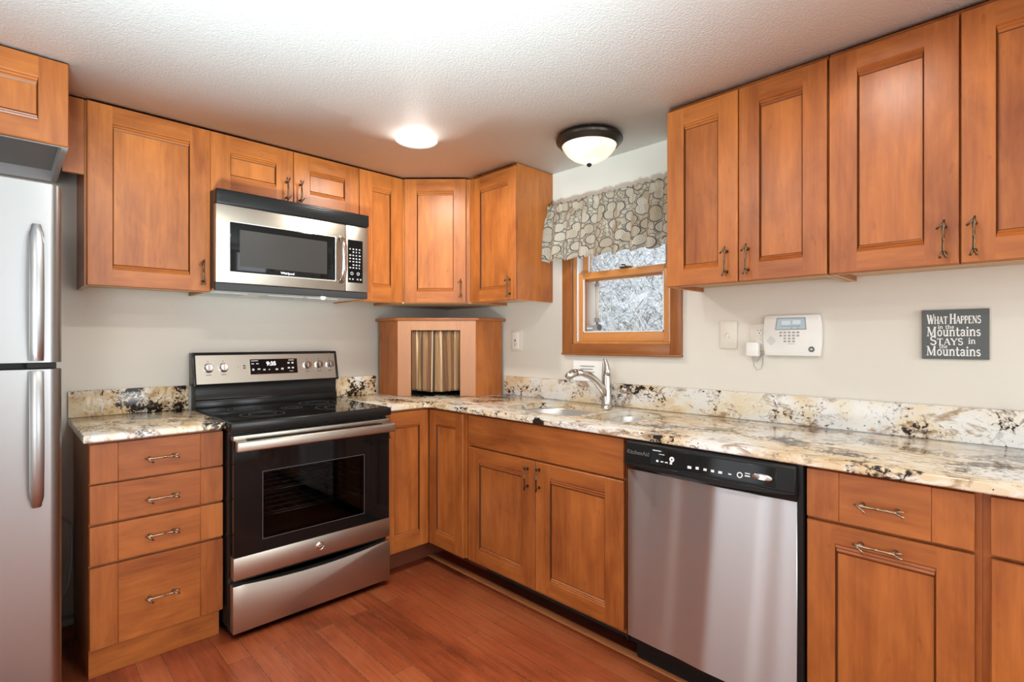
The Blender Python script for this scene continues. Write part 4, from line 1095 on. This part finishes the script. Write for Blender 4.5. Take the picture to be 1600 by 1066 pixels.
for i in range(-4, 5):
    for j in range(-4, 5):
        if i * i + j * j <= 17: b.box(-.078 + i * .0036 - .0009, -.078 + i * .0036 + .0009, -.0262, -.0264, .063 + j * .0042 - .0009, .063 + j * .0042 + .0009)
b.build('speaker_holes', 'grey_mark', al, smooth=0)
b = MB(); b.lathe([(0, -.0275), (.0105, -.0275), (.0115, -.0265), (.0115, -.0262)], (.076, 0, .028), 'y', 24); b.build('round_emblem', 'embossed', al)
b = MB(); b.box(.070, .082, -.0277, -.0281, .0265, .0305); b.box(.0745, .0775, -.0277, -.0281, .0235, .033); b.build('emblem_mark', 'white_mark', al, smooth=0)
b = MB(); b.box(-.014, .014, -.0262, -.0266, .049, .0505); b.build('key_line', 'grey_mark', al, smooth=0)

# lettered sign
sg = on_wall('wall_sign', 'charcoal sign with white lettering about the mountains', 'sign', -2.8505, 1.196)
SWd, SH = .178, .1715
MB().box(-SWd / 2, SWd / 2, 0, -.011, 0, SH, 0, .0012, 1).build('board', 'sign_edge', sg)
MB().box(-SWd / 2 + .001, SWd / 2 - .001, -.0111, -.0116, .001, SH - .001).build('painted_face', 'sign_face', sg, smooth=0)
def arc(cx_, cy_, rx, ry, a0, a1, n=12): return [(cx_ + rx * math.cos(R(a0 + (a1 - a0) * k / n)), cy_ + ry * math.sin(R(a0 + (a1 - a0) * k / n))) for k in range(n + 1)]
TK, TN = .17, .075
def ser(x, y, w=.22, h=.055): return ([(x - w / 2, y), (x + w / 2, y)], h)
GL = {   # advance width, strokes
 'W': (1.15, [([(.08, .97), (.36, .02)], TK), ([(.36, .02), (.58, .9)], TN), ([(.56, .9), (.80, .02)], TK), ([(.80, .02), (1.06, .97)], TN), ser(.08, .97), ser(1.06, .97), ser(.56, .92)]),
 'H': (.92, [([(.16, 0), (.16, 1)], TK), ([(.76, 0), (.76, 1)], TK), ([(.16, .52), (.76, .52)], TN), ser(.16, .03, .3), ser(.16, .97, .3), ser(.76, .03, .3), ser(.76, .97, .3)]),
 'A': (.95, [([(.12, .02), (.46, .98)], TN), ([(.46, .98), (.82, .02)], TK), ([(.24, .36), (.68, .36)], TN), ser(.12, .03), ser(.82, .03, .28)]),
 'T': (.85, [([(.42, 0), (.42, .96)], TK), ([(.06, .95), (.78, .95)], TN + .01), ([(.07, .97), (.07, .76)], .06), ([(.77, .97), (.77, .76)], .06), ser(.42, .03, .32)]),
 'P': (.75, [([(.16, 0), (.16, 1)], TK), ([(.16, .96), (.38, .96)] + arc(.38, .72, .25, .24, 90, -90) + [(.16, .48)], TN + .03), ser(.16, .03, .3), ser(.12, .97, .2)]),
 'E': (.75, [([(.16, 0), (.16, 1)], TK), ([(.08, .965), (.64, .965)], TN), ([(.16, .51), (.50, .51)], TN), ([(.08, .035), (.66, .035)], TN), ([(.63, 1), (.63, .78)], .06), ([(.65, 0), (.65, .24)], .06)]),
 'N': (.95, [([(.16, 0), (.16, 1)], TN), ([(.16, .98), (.78, .03)], TK), ([(.78, 0), (.78, 1)], TN), ser(.16, .03, .26), ser(.78, .97, .26), ser(.12, .97, .2)]),
 'S': (.70, [(arc(.36, .74, .23, .22, 20, 270, 14) + arc(.36, .27, .25, .24, 90, -160, 14), .13)]),
 'Y': (.85, [([(.06, .97), (.42, .45)], TK), ([(.42, .45), (.76, .97)], TN), ([(.42, 0), (.42, .48)], TK), ser(.08, .97, .26), ser(.74, .97, .26), ser(.42, .03, .3)]),
 'M': (1.15, [([(.14, 0), (.18, 1)], TN), ([(.18, .98), (.54, .05)], TK), ([(.54, .05), (.88, .98)], TN), ([(.90, 0), (.90, 1)], TK), ser(.14, .03, .26), ser(.12, .97, .22), ser(.92, .03, .32), ser(.95, .97, .22)]),
 'o': (.62, [(arc(.30, .33, .21, .29, 0, 360, 20), .12)]),
 'u': (.70, [([(.16, .64), (.16, .24)] + arc(.32, .20, .16, .17, 180, 330, 8), .13), ([(.52, .66), (.52, 0)], .15), ser(.10, .63, .18), ser(.46, .63, .18), ser(.57, .03, .18)]),
 'n': (.70, [([(.16, .64), (.16, 0)], .15), ([(.16, .42)] + arc(.36, .44, .18, .19, 150, 0, 8) + [(.54, .0)], .13), ser(.10, .63, .18), ser(.16, .03, .26), ser(.54, .03, .24)]),
 't': (.48, [([(.20, .88), (.20, .16)] + arc(.32, .15, .12, .12, 180, 330, 6), .14), ([(.04, .62), (.40, .62)], .08)]),
 'a': (.60, [([(.12, .50)] + arc(.28, .46, .17, .17, 160, 0, 8) + [(.45, .02)], .13), (arc(.26, .18, .16, .16, 60, 330, 10), .11), ser(.50, .04, .14)]),
 'i': (.36, [([(.18, .64), (.18, 0)], .15), ([(.17, .80), (.19, .94)], .16), ser(.12, .63, .18), ser(.18, .03, .28)]),
 's': (.52, [(arc(.26, .48, .15, .14, 30, 265, 10) + arc(.26, .18, .16, .15, 85, -155, 10), .12)]),
 'h': (.70, [([(.16, 1), (.16, 0)], .15), ([(.16, .42)] + arc(.36, .44, .18, .19, 150, 0, 8) + [(.54, .0)], .13), ser(.10, .97, .18), ser(.16, .03, .26), ser(.54, .03, .24)]),
 'e': (.60, [([(.10, .36), (.50, .36)] + arc(.30, .34, .20, .28, 5, 320, 18), .11)]),
 ' ': (.42, []),
}
def letter_line(b, s, x0, x1, base, big, small=None):
    """s between x0..x1 (fractions of sign width), base/heights as fractions of sign height measured from the top"""
    hs = [big if (small is None or (i == 0 or s[i - 1] == ' ')) else small for i in range(len(s))]
    tot = sum(GL[c][0] * h for c, h in zip(s, hs)); sx = (x1 - x0) / tot * SWd / SH
    x = (x0 - .5) * SWd
    for c, h in zip(s, hs):
        H_ = h * SH; Wd = H_ * sx
        for pts, th_ in GL[c][1]:
            P = [Vector((x + p[0] * Wd, 0, (1 - base) * SH + p[1] * H_)) for p in pts]; t2 = th_ * H_ * .56
            for a, c2 in zip(P, P[1:]):
                d = c2 - a
                if d.length < 1e-7: continue
                nrm = Vector((-d.z, 0, d.x)).normalized() * t2; nrm.x *= min(1.1, max(.7, sx)); ex = d.normalized() * (t2 * .25)
                yy = -.0119 - .000012 * (len(b.bm.faces) % 40)
                q = [a - ex - nrm, c2 + ex - nrm, c2 + ex + nrm, a - ex + nrm]
                b.face([(v.x, yy, v.z) for v in q])
        x += GL[c][0] * Wd
b = MB()
letter_line(b, 'WHAT HAPPENS', .085, .885, .285, .195, .150)
letter_line(b, 'in the', .25, .50, .388, .080)
letter_line(b, 'Mountains', .080, .885, .535, .190)
letter_line(b, 'STAYS', .125, .630, .715, .180, .135)
letter_line(b, 'in', .70, .81, .690, .120)
letter_line(b, 'the', .27, .40, .782, .080)
letter_line(b, 'Mountains', .075, .885, .930, .190)
bmesh.ops.recalc_face_normals(b.bm, faces=b.bm.faces[:])
for f in b.bm.faces:
    if f.normal.y > 0: f.normal_flip()
b.build('lettering', 'sign_ink', sg, smooth=0)

# ------------------------------------------------------------------ ceiling lights
def downlight(x, y, label, lens='lamp'):
    t = thing('recessed_light', label, 'light', (x, y, CEIL - .0005), 0, 'recessed ceiling lights')
    b = MB(); b.lathe([(.104, 0), (.104, -.003), (.098, -.007), (.075, -.009), (.070, -.007), (.0565, -.0006)], seg=40); b.build('trim_ring', 'white_paint', t)
    b = MB(); b.lathe([(0, -.0015), (.0545, -.0015), (.055, -.0005)], seg=32); b.build('lens', lens, t)
    return t
downlight(-.883, -.887, 'lit round recessed ceiling light near the corner cabinet')
downlight(-1.86, -1.80, 'lit recessed ceiling light over the floor before the stove')
downlight(-.78, -2.66, 'lit recessed ceiling light over the floor before right cabinets', 'lamp_dim')
downlight(-2.75, -2.75, 'added unseen recessed ceiling light behind the camera')  # extra fixture added out of view for more downward light
fl = thing('flush_mount_light', 'bronze rimmed flush ceiling light with alabaster glass dome above sink', 'light', (-.306, -1.513, CEIL - .0005))
b = MB(); b.lathe([(.10, 0), (.150, 0), (.158, -.006), (.163, -.018), (.160, -.028), (.150, -.034), (.142, -.046), (.136, -.050), (.130, -.046)], seg=56); b.build('rim', 'oil_bronze', fl)
b = MB(); b.lathe([(.133, -.044), (.128, -.058), (.112, -.080), (.088, -.101), (.058, -.117), (.028, -.126), (0, -.129)], seg=56); b.build('glass_dome', 'dome', fl, smooth=60)
b = MB(); b.lathe([(0, -.1285), (.006, -.129), (.012, -.133), (.0125, -.139), (.006, -.146), (0, -.147)], seg=20); b.build('finial', 'oil_bronze', fl)
